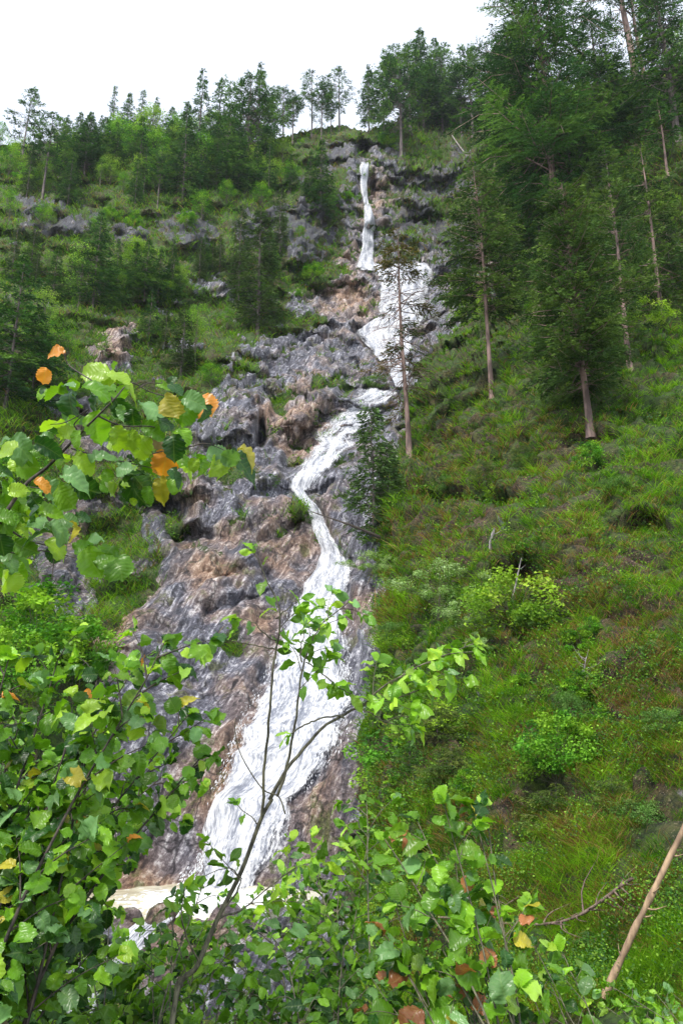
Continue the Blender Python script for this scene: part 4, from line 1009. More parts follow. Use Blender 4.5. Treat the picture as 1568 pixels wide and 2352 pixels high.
GS = 'shrubs on the right bank'
for a in [
 ('broad_t', 1222, 600, 430, 1.1, 'bright lime sapling below the pale slanting trunks'),
 ('broad_y', 1200, 640, 520, 1.0, 'lime green leafy bush at the left edge of the upper right woods'),
 ('broad_t', 1330, 300, 200, 1.2, 'bright broadleaf tree glimpsed behind the overhanging pine'),
 ('broad_y', 1552, 170, 60, 1.0, 'bright green broadleaf crown in the top right corner'),
 ('broad_t', 1060, 300, 215, 1.0, 'lime broadleaf behind the cluster right of the notch'),
 ('broad_t', 1105, 800, 700, 1.2, 'sparse leafy sapling around the foot of the slim long-trunked pine'),
 ('shrub_y', 1085, 760, 700, 1.3, 'yellow-green bush at the top edge of the right bank'),
 ('shrub_b', 1000, 375, 345, 1.6, 'low shrub on the upper right cliff'),
 ('shrub_a', 885, 352, 305, 1.2, 'bush at the foot of the whitish-trunked pine'),
 ('shrub_a', 1480, 680, 600, 1.2, 'dark shrub under the airy olive pine'),
 ('shrub_p', 1035, 1445, 1270, 1.25, 'big pale serviceberry-like bush with fine whitish leaves on the right bank'),
 ('shrub_p', 1110, 1490, 1350, 1.3, 'lower pale-leaved bush with many thin dark stems, front of the big pale one'),
 ('shrub_y', 1190, 1475, 1290, 1.15, 'yellow-green bush right of the pale serviceberry-like one'),
 ('shrub_y', 1120, 1310, 1255, 1.2, 'little yellow-tipped shrub at the dead grey stub'),
 ('shrub_p', 862, 1345, 1255, 1.3, 'pale airy bush overhanging the lower fall from the right'),
 ('shrub_p', 905, 1330, 1268, 1.2, 'smaller pale bush next to the one overhanging the lower fall'),
 ('shrub_a', 1300, 1835, 1610, .95, 'rounded green bush standing free on the right bank'),
 ('shrub_a', 1345, 1790, 1650, .9, 'second green bush touching the right side of the rounded one'),
 ('dwarf', 950, 1815, 1700, 1.2, 'yellow-green young spruce low on the right bank by the water'),
 ('shrub_b', 1405, 1150, 1085, 1.4, 'flat pale bush under the full-crowned conifer'),
 ('shrub_b', 1530, 1165, 1110, 1.4, 'flat pale bush near the right edge below the creeping conifer'),
 ('shrub_y', 1360, 1262, 1215, 1.3, 'small lime shrub in the middle of the right bank'),
 ('shrub_y', 1500, 1490, 1435, 1.3, 'small lime shrub near the right edge above the bare earth'),
 ('shrub_y', 1505, 1540, 1490, 1.2, 'little lime shrub just below its twin near the right edge'),
 ('creeping', 1440, 975, 900, .75, 'spreading dark olive conifer with flat layered boughs right of the reddish trunk'),
 ('creeping', 1530, 990, 905, .7, 'spreading olive conifer cut by the right edge'),
 ('dwarf', 1100, 1680, 1620, 1.6, 'soft blue-green cushion shrub in the middle of the right bank'),
 ('dwarf', 1370, 2020, 1930, 1.7, 'blue-green feathery cushion above the fallen branch'),
 ('dwarf', 1360, 2190, 2120, 1.8, 'feathery cushion below the fallen branch'),
 ('dwarf', 1180, 1960, 1900, 1.6, 'dark feathery cushion left of the one above the fallen branch'),
 ('dwarf', 900, 1560, 1500, 1.6, 'olive cushion shrub at the rim of the lower fall'),
 ('dwarf', 625, 1138, 1085, 1.5, 'small juniper on bare rock left of the lacy cascade'),
 ('dwarf', 690, 1210, 1155, 1.3, 'moss-green shrub on top of the boulder above the white chute'),
 ('shrub_a', 80, 1560, 1325, 1.15, 'large bright green bush at the left edge across the gorge'),
 ('shrub_a', 170, 1580, 1400, 1.0, 'green bush joined to the right of the large left-edge one'),
 ('shrub_a', 10, 1640, 1420, 1.0, 'darker bush below the large one at the left edge'),
 ('shrub_b', 300, 1350, 1315, 1.6, 'low mound of green at the top of the grassy clump in the left gully'),
 ('shrub_y', 1080, 1880, 1790, 1.1, 'lime-leaved shrub behind the red-tipped hazel'),
 ('shrub_y', 860, 2150, 2050, 1.2, 'lime shrub at the bottom right of the pool'),
 ('shrub_b', 1330, 1700, 1560, .5, 'slim shrub under the bare grey twig tree'),
]:
    k, x, y, t, w, lab = a
    ww = k.startswith('broad')
    nm = 'broadleaf_tree' if ww else ('juniper' if k in ('dwarf', 'creeping') else 'shrub')
    place(k, nm, 'tree' if ww else ('conifer shrub' if nm == 'juniper' else 'bush'), x, y, t, lab, GS, wid=w)

# ---- more of the woods: trees and shrubs nothing in the picture tells apart
rf = random.Random(5)
ORD = ['first', 'second', 'third', 'fourth', 'fifth', 'sixth', 'seventh', 'eighth', 'ninth', 'tenth', 'eleventh', 'twelfth', 'thirteenth', 'fourteenth', 'fifteenth', 'sixteenth']
def fill(n, keys, name, cat, label, group, xr, base_f, hpx, wid=(.9, 1.3)):
    for i, x in enumerate(sorted(rf.uniform(*xr) for _ in range(n))):
        y = base_f(x) + rf.uniform(-1, 1) * 14
        place(rf.choice(keys), name, cat, x, y, y - rf.uniform(*hpx), '%s, %s from the left' % (label, ORD[i]), group, wid=rf.uniform(*wid))
fill(16, ['broad_a', 'broad_b', 'broad_a', 'broad_y'], 'broadleaf_tree', 'tree', 'mid-green crown in the wooded left skyline', 'crowns packed along the left skyline', (-20, 560), lambda x: 368, (60, 100))
fill(12, ['spruce_a', 'spruce_c', 'spruce_b'], 'spruce_tree', 'conifer', 'dark conifer among the crowns of the wooded left skyline', 'dark conifers packed along the left skyline', (60, 620), lambda x: 385, (80, 135))
fill(9, ['broad_a', 'broad_b', 'shrub_a'], 'broadleaf_tree', 'bush', 'dull green bush below the left skyline wood', 'bushes below the left skyline wood', (0, 600), lambda x: 440, (35, 60))
fill(9, ['shrub_a', 'shrub_b', 'shrub_y'], 'shrub', 'bush', 'small bush dotted on the middle of the left slope', 'bushes dotted on the left slope', (120, 620), lambda x: 690, (28, 50))
fill(7, ['broad_a', 'broad_b'], 'broadleaf_tree', 'bush', 'dark green bush on the slope just above the hazel branch', 'bushes of the far left slope', (0, 260), lambda x: 800 + .2 * x, (50, 90))
fill(9, ['slim_a', 'spruce_a', 'slim_a'], 'spruce_tree', 'conifer', 'olive conifer between the bare trunks of the upper right', 'olive conifers between the right trunks', (1170, 1560), lambda x: 640 + (x - 1170) * .15, (150, 240))
fill(8, ['broad_t', 'broad_b', 'shrub_y'], 'broadleaf_tree', 'tree', 'small leafy tree at the top edge of the grassy right bank', 'small leafy trees atop the right bank', (1080, 1540), lambda x: 740 + (x - 1080) * .1, (70, 120))
fill(8, ['broad_y', 'broad_t', 'broad_a'], 'broadleaf_tree', 'tree', 'light green tree between the dark upper right conifers', 'light green trees between the upper right conifers', (1170, 1540), lambda x: 540, (80, 140))
fill(10, ['spruce_a', 'spruce_b', 'slim_a', 'spruce_c'], 'spruce_tree', 'conifer', 'conifer on the mid left slope under the dark cliff band', 'conifers under the left cliff band', (20, 520), lambda x: 660 + .1 * x, (90, 150))
fill(8, ['broad_a', 'broad_y', 'broad_t', 'broad_b'], 'broadleaf_tree', 'tree', 'leafy tree on the mid left slope under the dark cliff band', 'leafy trees under the left cliff band', (10, 420), lambda x: 640 + .1 * x, (60, 100))
fill(12, ['broad_y', 'broad_t', 'broad_y', 'broad_a'], 'broadleaf_tree', 'tree', 'bright yellow-green tree on the upper left meadow edge', 'bright trees of the upper left meadow', (20, 690), lambda x: 445 - .02 * x, (55, 90))
fill(10, ['spruce_a', 'slim_a', 'spruce_b'], 'spruce_tree', 'conifer', 'slender dark conifer on the upper left meadow', 'slender conifers of the upper left meadow', (30, 700), lambda x: 470 - .03 * x, (95, 150), (.8, 1.05))
fill(8, ['slim_a', 'spruce_a'], 'spruce_tree', 'conifer', 'small conifer on the slope left of the grey slabs', 'small conifers left of the slabs', (360, 700), lambda x: 640, (70, 120), (.9, 1.2))
fill(12, ['broad_b', 'shrub_a', 'broad_a', 'broad_y'], 'broadleaf_tree', 'bush', 'bush hanging on the dark upper left cliff band', 'bushes on the left cliff band', (10, 700), lambda x: 520 + .03 * x, (28, 50))
fill(10, ['spruce_a', 'spruce_c', 'slim_a'], 'spruce_tree', 'conifer', 'dark conifer crowding behind the overhanging pines', 'dark conifers behind the overhanging pines', (1180, 1560), lambda x: 330, (130, 200))
fill(9, ['shrub_a', 'broad_b', 'shrub_y'], 'shrub', 'bush', 'bush in the shade under the overhanging pines', 'bushes under the upper right pines', (1180, 1560), lambda x: 560, (40, 70))
fill(14, ['shrub_a', 'shrub_b', 'shrub_a', 'shrub_y', 'creeping'], 'shrub', 'bush', 'leafy shrub in the belt beside the rounded bush', 'shrubs beside the rounded bush', (900, 1560), lambda x: 1670 + 60 * math.sin(x * .05), (70, 130))
fill(12, ['shrub_a', 'shrub_b', 'shrub_a', 'creeping'], 'shrub', 'bush', 'low shrub in the dark belt above the pole', 'low shrubs above the pole', (900, 1560), lambda x: 1860 + 50 * math.sin(x * .04), (70, 120))
fill(12, ['shrub_b', 'shrub_a', 'creeping', 'shrub_y'], 'shrub', 'bush', 'low shrub below the reddish trunk', 'low shrubs below the reddish trunk', (960, 1560), lambda x: 1130 + 45 * math.sin(x * .045), (45, 85))
fill(12, ['shrub_b', 'shrub_a', 'shrub_p', 'shrub_y'], 'shrub', 'bush', 'low shrub level with the pale-leaved bushes', 'low shrubs level with the pale bushes', (900, 1560), lambda x: 1490 + 40 * math.sin(x * .03), (60, 105))
fill(8, ['shrub_a', 'shrub_b', 'shrub_y', 'dwarf'], 'shrub', 'bush', 'little shrub in the grass low on the right bank', 'little shrubs low on the right bank', (930, 1560), lambda x: 1960, (40, 75))
fill(7, ['shrub_a', 'shrub_b', 'shrub_y', 'dwarf'], 'shrub', 'bush', 'little shrub in the grass half way up the right bank', 'little shrubs half way up the right bank', (980, 1560), lambda x: 1330, (30, 55))
fill(5, ['shrub_b', 'dwarf'], 'shrub', 'bush', 'tiny shrub rooted in the grassy left gully', 'tiny shrubs of the left gully', (190, 380), lambda x: 1240, (25, 45))
M_REDDEAD = bark_material('red_dead_wood', (.06, .035, .028), (.22, .15, .12), 14)

# ---- dead wood
def dead_stick(name, cat, label, pts, rad, mat, twigs=0, seed=0, tl=.3, group=None, sides=7, zoff=0.0):
    r = np.random.default_rng(seed); pts = np.asarray(pts, float); b = pts[0].copy()
    e = empty(name, b, label, cat, group)
    p = resample(pts - b, 24) if len(pts) > 2 else np.linspace(pts[0] - b, pts[1] - b, 24)
    p = p + np.cumsum(r.normal(0, rad[0] * .09, p.shape), 0) * .5
    g = Geo(); tube(g, p, np.linspace(rad[0], rad[1], 24) * (1 + .12 * r.normal(0, 1, 24)), sides)
    # end cap
    g.build('stem', mat, e)
    if twigs:
        g = Geo()
        for i in range(twigs):
            if twigs <= 9: g = Geo()
            k = r.integers(3, 23); d = norm(p[min(k + 1, 23)] - p[k - 1]); s = norm(np.cross(d, r.normal(0, 1, 3)))
            L = tl * r.uniform(.3, 1.0)
            tube(g, resample([p[k], p[k] + (s + d * .4) * L * .5, p[k] + (s + d * .9) * L + np.array([0, 0, -.08 * L])], 6), np.linspace(rad[1] * .55 + .002, .0015, 6), 4)
            if twigs <= 9: g.build('twig', mat, e)
        if twigs > 9: g.build('twigs', mat, e)
    return e
def gp_(x, y, up=0.0):
    return ground(np.array([float(x)]), np.array([float(y)]))[0] + gnormal(np.array([float(x)]), np.array([float(y)]))[0] * up
A = gp_(1420, 2405, .10); B = unproj(1580, 1880, depth=proj(A)[2] * 1.04)
dead_stick('dead_pole', 'pole', 'long tan debarked trunk leaning across the lower right corner', [A, (A + B) / 2 + np.array([.01, 0, .02]), B], (.038, .024), M_DEAD, 9, 1, .16)
A = gp_(1040, 2190, .22); B = gp_(1290, 2150, .22); C_ = gp_(1490, 2105, .24)
dead_stick('fallen_branch', 'fallen branch', 'dark reddish fallen branch lying across the lower right bank', [A, B, C_], (.013, .021), M_REDDEAD, 30, 2, .6)
dead_stick('fallen_branch', 'fallen branch', 'thin dead branch slanting down from the level fallen one', [gp_(1215, 2110, .1), gp_(1150, 2165, .1), gp_(1090, 2200, .08)], (.014, .008), M_REDDEAD, 22, 3, .3)
A = gp_(1080, 2182, 0); dead_stick('dead_stub', 'stub', 'short pale upright stub under the red-tipped hazel', [A, unproj(1074, 2060, depth=proj(A)[2])], (.028, .020), M_GREYDEAD, 3, 4, .1)
A = gp_(1130, 1304, 0); dead_stick('dead_stub', 'stub', 'pale grey crooked stub above the yellow-green bush', [A, unproj(1126, 1250, depth=proj(A)[2]), unproj(1137, 1212, depth=proj(A)[2])], (.06, .035), M_GREYDEAD, 3, 5, .3)
A = gp_(1338, 1610, 0); D_ = proj(A)[2]
dead_stick('bare_sapling', 'bare sapling', 'bare whitish twig tree on the right bank above the rounded bush', [A, unproj(1336, 1560, depth=D_), unproj(1345, 1510, depth=D_)], (.022, .008), M_GREYDEAD, 14, 6, .45)
A = gp_(1196, 1415, 0); D_ = proj(A)[2]
dead_stick('dead_stub', 'stub', 'thin pale dead stem standing in the yellow-green bush', [A, unproj(1198, 1280, depth=D_)], (.025, .012), M_GREYDEAD, 4, 7, .2)
A = gp_(895, 1262, .3); B = unproj(800, 1205, depth=proj(A)[2] - .4); C_ = unproj(716, 1176, depth=proj(A)[2] - .2)
dead_stick('fallen_branch', 'fallen branch', 'dark branch reaching out left over the white chute', [A, B, C_], (.06, .02), M_DARKTWIG, 16, 8, .6)
A = gp_(820, 2110, .15); B = gp_(730, 2160, .15); dead_stick('fallen_log', 'fallen log', 'dark rotten log by the stream below the pool', [B, (A + B) / 2, A], (.09, .12), M_DARKTWIG, 4, 9, .2)
A = gp_(935, 1400, .1)
dead_stick('fallen_branch', 'fallen branch', 'slim pale dead trunk on the upper right cliff', [gp_(1068, 358, .3), gp_(1048, 342, .5), gp_(1040, 330, .5)], (.10, .06), M_GREYDEAD, 0, 10, .2)

# ------------------------------------------------------------------ foreground leaves and branches
def leaf_template(kind):
    if kind == 'maple':
        n = 41; th = np.linspace(-2.75, 2.75, n)
        rad = .20 + .36 * np.abs(np.cos(th * 1.28)) ** 1.3 * (1 - .32 * np.abs(th) / 2.75) + .03 * np.cos(th * 11)
        x = .30 + np.cos(th) * rad * 1.1; y = np.sin(th) * rad * 1.25
        v = [[.30, 0, .0]] + [[x[i] * .55 + .135, y[i] * .55, .015] for i in range(n)] + [[x[i], y[i], -.06 * (y[i] ** 2) * 3 - .12 * max(0, x[i] - .3)] for i in range(n)]
        t = [[0, 1 + i, 2 + i] for i in range(n - 1)]; q = [[1 + i, 1 + n + i, 2 + n + i, 2 + i] for i in range(n - 1)]
        v = np.array(v); uv = np.stack([v[:, 1] * 1.4, v[:, 0]], -1)
        tris = t + [[a, b, c] for a, b, c, d in q] + [[a, c, d] for a, b, c, d in q]
        return v, np.array(tris), uv
    nst = 15; us = np.array([-1, -.5, 0, .5, 1.0]); v = []; uv = []
    for i, t in enumerate(np.linspace(0, 1, nst)):
        if kind == 'hazel':
            w = .47 * math.sin(math.pi * min(1, t ** .9 * .98 + .02)) ** .55 if t < .86 else np.interp(t, [.86, .93, 1], [.30, .10, .0])
            if t < .86: w = .47 * (math.sin(math.pi * (t * .86 + .06) ** 1.0) ** .6)
        elif kind == 'ovate':
            w = .30 * math.sin(math.pi * t ** 1.15) ** .8
        else:
            w = .38 * math.sin(math.pi * t ** .9) ** .7
        if i in (0, nst - 1): w = .015 if i else .02
        for u in us:
            wz = w * (1 + (.07 if kind != 'ovate' else .02) * (-1) ** i * (abs(u) == 1))
            z = .10 * abs(u) * w * 2 - .22 * t * t + .018 * math.sin(t * 22) * abs(u) + .03 * math.sin(3 * t + 2 * u)
            v.append([t - .07 * abs(u) * w, u * wz, z]); uv.append([u * w * 1.6, t])
    f = []
    for i in range(nst - 1):
        for j in range(4):
            a = i * 5 + j; f += [[a, a + 5, a + 6], [a, a + 6, a + 1]]
    return np.array(v), np.array(f), np.array(uv)
LT = {k: leaf_template(k) for k in ('hazel', 'ovate', 'round', 'maple')}
CAMR = np.array([1.0, 0, 0]); CAMU = np.array([0, -SP, CP]); CAMF = np.array([0, CP, SP])
CG = dict(G=(.105, .25, .015), B=(.19, .39, .02), Y=(.33, .52, .035), D=(.022, .08, .014), S=(.15, .30, .10), O=(.80, .30, .045), M=(.20, .05, .045),  # Y carries backlight and S sky sheen in the leaf colour itself
          P=(.25, .17, .13), K=(.42, .36, .04), R=(.42, .15, .07), L=(.30, .50, .06))
def add_leaves(g, kind, T, tip, nrm, size, col, r, petg=None, pet=.25):
    T = np.asarray(T, float); tip = norm(tip); n = norm(nrm - (nrm * tip).sum(-1, keepdims=True) * tip)
    Y = np.cross(n, tip); v, f, uv = LT[kind]
    k = len(T); size = np.broadcast_to(np.asarray(size, float), (k,))[:, None]
    # every leaf cups, twists and bends in its own way: three variants of the template
    var = r.integers(0, 7, k)
    for m in range(7):
        s = var == m
        if not s.any(): continue
        vv = v.copy(); vv[:, 2] = v[:, 2] * (1.0, 1.7, 2.6, .5, 3.4, 1.4, 2.2)[m] + (.1, .25, -.2, .35, .15, -.4, .5)[m] * v[:, 0] * v[:, 1] * 2 + (.06, -.05, .08, -.08, .03, .1, -.11)[m] * np.sin(v[:, 0] * 7 + v[:, 1] * 9)
        vv[:, 1] *= (1, .82, .95, 1.08, .7, .9, 1.0)[m]
        stamp(g, vv, f, tip[s] * size[s], Y[s] * size[s], n[s] * size[s], T[s], np.asarray(col)[s], uv)
def leafy_stem(wood, lf, pts, r0, r1, kind, size, spacing, cols, wts, r, f0=.25, twig=0, tl=.3, face=.4, order=0):
    pts = resample(pts, max(8, len(pts) * 5)); n = len(pts)
    if order == 0:
        pts = pts + np.cumsum(r.normal(0, .003, pts.shape), 0)
    ln = np.concatenate([[0], np.cumsum(np.linalg.norm(np.diff(pts, axis=0), axis=1))]); Ltot = ln[-1]
    tube(wood, pts, np.linspace(r0, r1, n), 6 if r0 > .006 else 4)
    def at(s): return np.array([np.interp(s, ln, pts[:, i]) for i in range(3)])
    ss = np.arange(Ltot * f0, Ltot, spacing * (2.2 if twig else 1)); side = 1
    T, tip, nr, sz, cc = [], [], [], [], []
    for s in ss:
        p = at(s); d = norm(at(min(s + .02, Ltot)) - at(max(s - .02, 0)))
        sd = norm(np.cross(d, norm(np.array([0, -.5, 1.0]) + r.normal(0, .35, 3)))) * side; side = -side
        if twig and r.random() < twig:
            L = tl * r.uniform(.5, 1.15) * (1.15 - .6 * s / Ltot)
            e = p + (sd * .8 + d * .7 + np.array([0, 0, r.uniform(-.15, .3)])) * L
            m = (p + e) / 2 + np.array([0, 0, .06 * L]) + r.normal(0, .04 * L, 3)
            leafy_stem(wood, lf, [p, m, e], max(.0016, r0 * .28), .0009, kind, size, spacing * .85, cols, wts, r, .15, 0, 0, face, 1)
        if s > Ltot * (f0 + .15) or order:
            dr = norm(sd * r.uniform(.6, 1.1) + d * r.uniform(.2, .8) + r.normal(0, .3, 3) + np.array([0, 0, -.25]))
            T.append(p + dr * size * .2); tube(wood, [p, p + dr * size * .22], [.0011, .0009], 3)
            tip.append(dr); nr.append(np.array([0, 0, .85]) - CAMF * face + r.normal(0, .62, 3))
            sz.append(size * r.uniform(.6, 1.2)); cc.append(np.array(CG[cols[r.choice(len(cols), p=wts)]]) * r.uniform(.6, 1.45))
    for j in range(3):                                      # the end of the shoot
        d = norm(pts[-1] - pts[-4]); dr = norm(d + r.normal(0, .55, 3) + np.array([0, 0, -.15]))
        T.append(pts[-1]); tip.append(dr); nr.append(np.array([0, 0, .85]) - CAMF * face + r.normal(0, .4, 3)); sz.append(size * r.uniform(.55, 1.0)); cc.append(np.array(CG[cols[r.choice(len(cols), p=wts)]]) * r.uniform(.9, 1.4))
    add_leaves(lf, kind, T, np.array(tip), np.array(nr), sz, np.array(cc), r)
def plant(name, label, cat, base, bark=None, mat=None):
    e = empty(name, base, label, cat); return e, Geo(), Geo(), (bark or M_TWIG), (mat or M_BROAD)
def finish(e, wd, lf, bark, mat, off):
    for g_ in (wd, lf): g_.v = [v - off for v in g_.v]
    wd.build('stems', bark, e); lf.build('leaves', mat, e)
def FP(x, y, dep): return unproj(x, y, depth=dep)
GWH = (['G', 'B', 'Y', 'D', 'S', 'K', 'O', 'L'], [.31, .25, .08, .17, .10, .03, .01, .05])
GWD = (['G', 'B', 'D', 'S', 'L', 'Y'], [.36, .22, .20, .12, .06, .04])
def auto_plant(name, label, cat, base, tips, kind, size, spacing, wts, seed, r0=.010, twig=.5, tl=.3, f0=.4, bark=None, face=.4, arch=.12):
    """stems run from the base through a low arch to each tip (picture x, y, lens distance)"""
    r = np.random.default_rng(seed); base = np.asarray(base, float)
    e, wd, lf, bk, mt = plant(name, label, cat, base, bark)
    for tp in tips:
        E = FP(*tp[:3]); b = base + np.array([r.normal(0, .05), r.normal(0, .04), 0])
        d = E - b; mid = b + d * .5 + np.array([-d[0] * arch, -d[1] * arch, abs(d[2]) * arch]) + r.normal(0, .04, 3)
        leafy_stem(wd, lf, [b, b + d * .22 + np.array([-d[0] * .08, -d[1] * .1, .03]), mid, E], r0 * r.uniform(.7, 1.1), .0018, kind, size, spacing, wts[0], wts[1], r, f0, twig, tl, face)
    finish(e, wd, lf, bk, mt, base); return e

# --- hazel branch at the upper left, leaf by leaf (read in a 1568 x 1176 enlargement of the picture's rows 588 to 1176)
rA = np.random.default_rng(77)
LA = """257 440 85 160 O;203 552 82 -110 O;437 535 135 190 Y;255 625 115 200 B;315 672 135 -110 D;305 590 90 160 S;550 555 115 -20 Y;590 600 115 -15 Y;450 615 145 -10 G;500 560 75 -80 Y;
430 665 105 -130 D;560 700 115 -60 D;700 705 145 -30 S;780 690 125 -60 K;850 715 140 -110 G;890 665 115 -20 S;940 685 125 -50 O;745 590 65 0 B;810 610 85 -30 D;240 775 125 190 Y;305 795 105 -120 Y;
335 745 95 10 S;450 790 150 -60 B;545 840 120 -70 Y;610 745 85 -90 D;610 845 85 -50 Y;740 850 125 -50 P;650 880 120 -110 Y;800 880 120 -80 D;758 955 140 -100 O;625 940 95 -20 D;760 770 95 -40 D;
850 830 95 -60 B;30 890 120 190 Y;90 880 125 -30 S;130 925 90 -60 G;220 880 125 -20 D;130 970 115 0 B;370 915 65 -60 Y;465 920 115 30 S;395 970 125 -60 Y;340 1015 135 -10 S;390 1065 135 -30 D;
500 1050 115 -40 Y;640 1030 155 -30 D;620 1080 150 -60 D;740 1070 115 -80 K;810 1020 105 -60 D;865 975 115 -40 Y;935 965 85 -70 B;1000 915 105 0 S;1010 960 105 -60 Y;1060 930 95 -20 S;1120 955 155 -20 D;
1140 905 115 -20 K;45 1020 95 -20 S;30 1070 90 -60 G;200 1050 90 -20 O;120 1120 145 10 B;250 1090 145 -30 S;300 1110 135 -50 B;40 1150 135 -20 G;170 1140 115 -60 D;700 800 110 -20 G;560 640 90 -70 B;
350 840 90 -100 B;680 960 90 -100 G;570 980 90 20 S;840 940 80 -20 B;270 940 80 -100 B;80 1075 90 10 Y;10 980 90 10 D;680 1100 90 -90 G;560 1110 90 -100 D;20 1230 130 -60 G;60 1390 130 -20 S;
180 1270 130 170 D;170 1225 110 20 S;270 1260 130 -20 S;260 1340 120 -30 Y;425 1410 155 -60 B;440 1380 110 160 S;545 1430 135 -60 G;20 1500 125 -100 Y;62 1500 95 -70 Y;345 1260 95 -60 K;220 1170 110 10 B;
10 1330 110 -80 D;110 1340 100 -30 G;380 1340 90 10 G;480 1400 90 40 G;40 1200 100 0 G;320 1215 90 -10 S;0 1440 110 20 G;95 1440 80 -60 B;150 1180 90 100 D""".replace('\n', '').split(';')
e, wd, lf, bk, mt = plant('hazel_branch', 'hazel branch with big backlit green leaves and a few orange ones, upper left', 'branch', FP(-260, 1650, 1.9), M_DARKTWIG)
BA = [([(-260, 1650), (-60, 1275), (5, 1190), (60, 1112), (110, 1072), (180, 1000), (225, 955), (262, 918)], .0075, .002), ([(180, 1000), (176, 985), (172, 972), (205, 940)], .003, .001), ([(262, 918), (300, 880), (345, 900), (400, 915), (470, 935)], .002, .001),
      ([(225, 955), (280, 978), (350, 980), (390, 1000)], .0025, .001), ([(165, 1030), (215, 1045), (290, 1062), (350, 1075)], .003, .001), ([(390, 1030), (440, 1025), (480, 1020), (560, 1055)], .002, .001), ([(300, 1060), (340, 1045), (400, 1030)], .002, .001),
      ([(60, 1118), (90, 1121), (120, 1120)], .002, .001), ([(262, 918), (220, 880), (160, 840), (149, 812), (148, 818)], .0025, .001), ([(205, 940), (150, 970), (110, 975)], .0015, .001), ([(5, 1190), (-20, 1240), (30, 1270), (100, 1265), (170, 1280), (220, 1290)], .003, .001),
      ([(0, 1200), (60, 1240), (120, 1262), (120, 1330)], .003, .0012), ([(-60, 1275), (-20, 1300), (0, 1330), (10, 1350)], .003, .001), ([(320, 890), (340, 880), (370, 880), (372, 876)], .0015, .001)]
for pl, a_, b_ in BA:
    n_ = len(pl); P_ = np.array([FP(x, y, 1.95 + .05 * math.sin(x * .02) + .03 * math.cos(y * .03)) for x, y in pl]); tube(wd, resample(P_, n_ * 5), np.linspace(a_, b_, n_ * 5), 6)
T, tip, nr, sz, cc = [], [], [], [], []
for s in LA:
    x, y, L, a, c = s.split(); x, y, L, a = float(x) / 2, float(y) / 2 + 588, float(L) / 2, math.radians(float(a))
    dep = 1.95 + rA.uniform(-.14, .14)
    d = CAMR * math.cos(a) + CAMU * math.sin(a) + CAMF * rA.uniform(-.45, .35)
    C0 = FP(x, y, dep); size = L * dep / F * 1.0
    d = norm(d); T.append(C0 - d * size * .5); tip.append(d); sz.append(size)
    nr.append(-CAMF * rA.uniform(.25, 1.0) + np.array([0, 0, rA.uniform(.1, .9)]) + rA.normal(0, .3, 3)); cc.append(np.array(CG[c]) * rA.uniform(.85, 1.2))
for i in range(70):                                      # smaller leaves filling in behind
    j = rA.integers(0, len(LA)); x, y, L, a, c = LA[j].split(); x, y, L = float(x) / 2 + rA.normal(0, 22), float(y) / 2 + 588 + rA.normal(0, 16), float(L) / 2 * rA.uniform(.5, .85)
    if x > 520: continue
    a = math.radians(float(a) + rA.normal(0, 50)); dep = 2.02 + rA.uniform(-.1, .16); d = norm(CAMR * math.cos(a) + CAMU * math.sin(a) + CAMF * rA.uniform(-.6, .6))
    size = L * dep / F; T.append(FP(x, y, dep) - d * size * .5); tip.append(d); sz.append(size); nr.append(-CAMF * rA.uniform(.1, .8) + np.array([0, 0, rA.uniform(.2, 1)]) + rA.normal(0, .4, 3)); cc.append(np.array(CG[rA.choice(list('GBYDSGBY'))]) * rA.uniform(.8, 1.2))
add_leaves(lf, 'hazel', T, np.array(tip), np.array(nr), sz, np.array(cc), rA)
finish(e, wd, lf, bk, mt, FP(-260, 1650, 1.9))

# --- hazel mass at the lower left
def BL(x, y): return np.array([x, y, -.05])
auto_plant('hazel_bush', 'leafy hazel with yellowing leaves, topmost of the lower left mass, reaching toward the fall', 'bush', BL(-1.1, 2.2),
    [(380, 1470, 2.35), (430, 1625, 2.45), (445, 1745, 2.4), (300, 1540, 2.5), (215, 1545, 2.4), (120, 1520, 2.5), (20, 1500, 2.35), (60, 1620, 2.5), (160, 1680, 2.3)], 'hazel', .058, .031, GWH, 401, .012, .8, .28, .5, M_DARKTWIG)
auto_plant('hazel_bush', 'denser green hazel filling the left edge below the yellowing one', 'bush', BL(-1.6, 2.7),
    [(370, 1800, 2.7), (365, 1890, 2.8), (300, 1850, 2.9), (230, 1780, 2.8), (120, 1800, 2.7), (30, 1760, 2.8), (-10, 1850, 2.6), (160, 1900, 2.9), (60, 1700, 3.0), (240, 1700, 3.0), (290, 1930, 2.8), (90, 1890, 2.6)], 'hazel', .056, .031, GWD, 402, .012, .8, .32, .45, M_DARKTWIG)
auto_plant('hazel_bush', 'shaded hazel in the lower left corner with large drooping leaves', 'bush', BL(-1.3, 1.9),
    [(160, 2020, 2.3), (60, 1990, 2.2), (10, 2080, 2.1), (120, 2120, 2.3), (190, 2170, 2.4), (40, 2210, 2.0), (90, 2260, 2.2), (-20, 1950, 2.3), (20, 2310, 2.1)], 'hazel', .064, .036, (['G', 'D', 'S', 'B', 'P'], [.33, .36, .15, .12, .04]), 403, .010, .75, .25, .45, M_DARKTWIG)
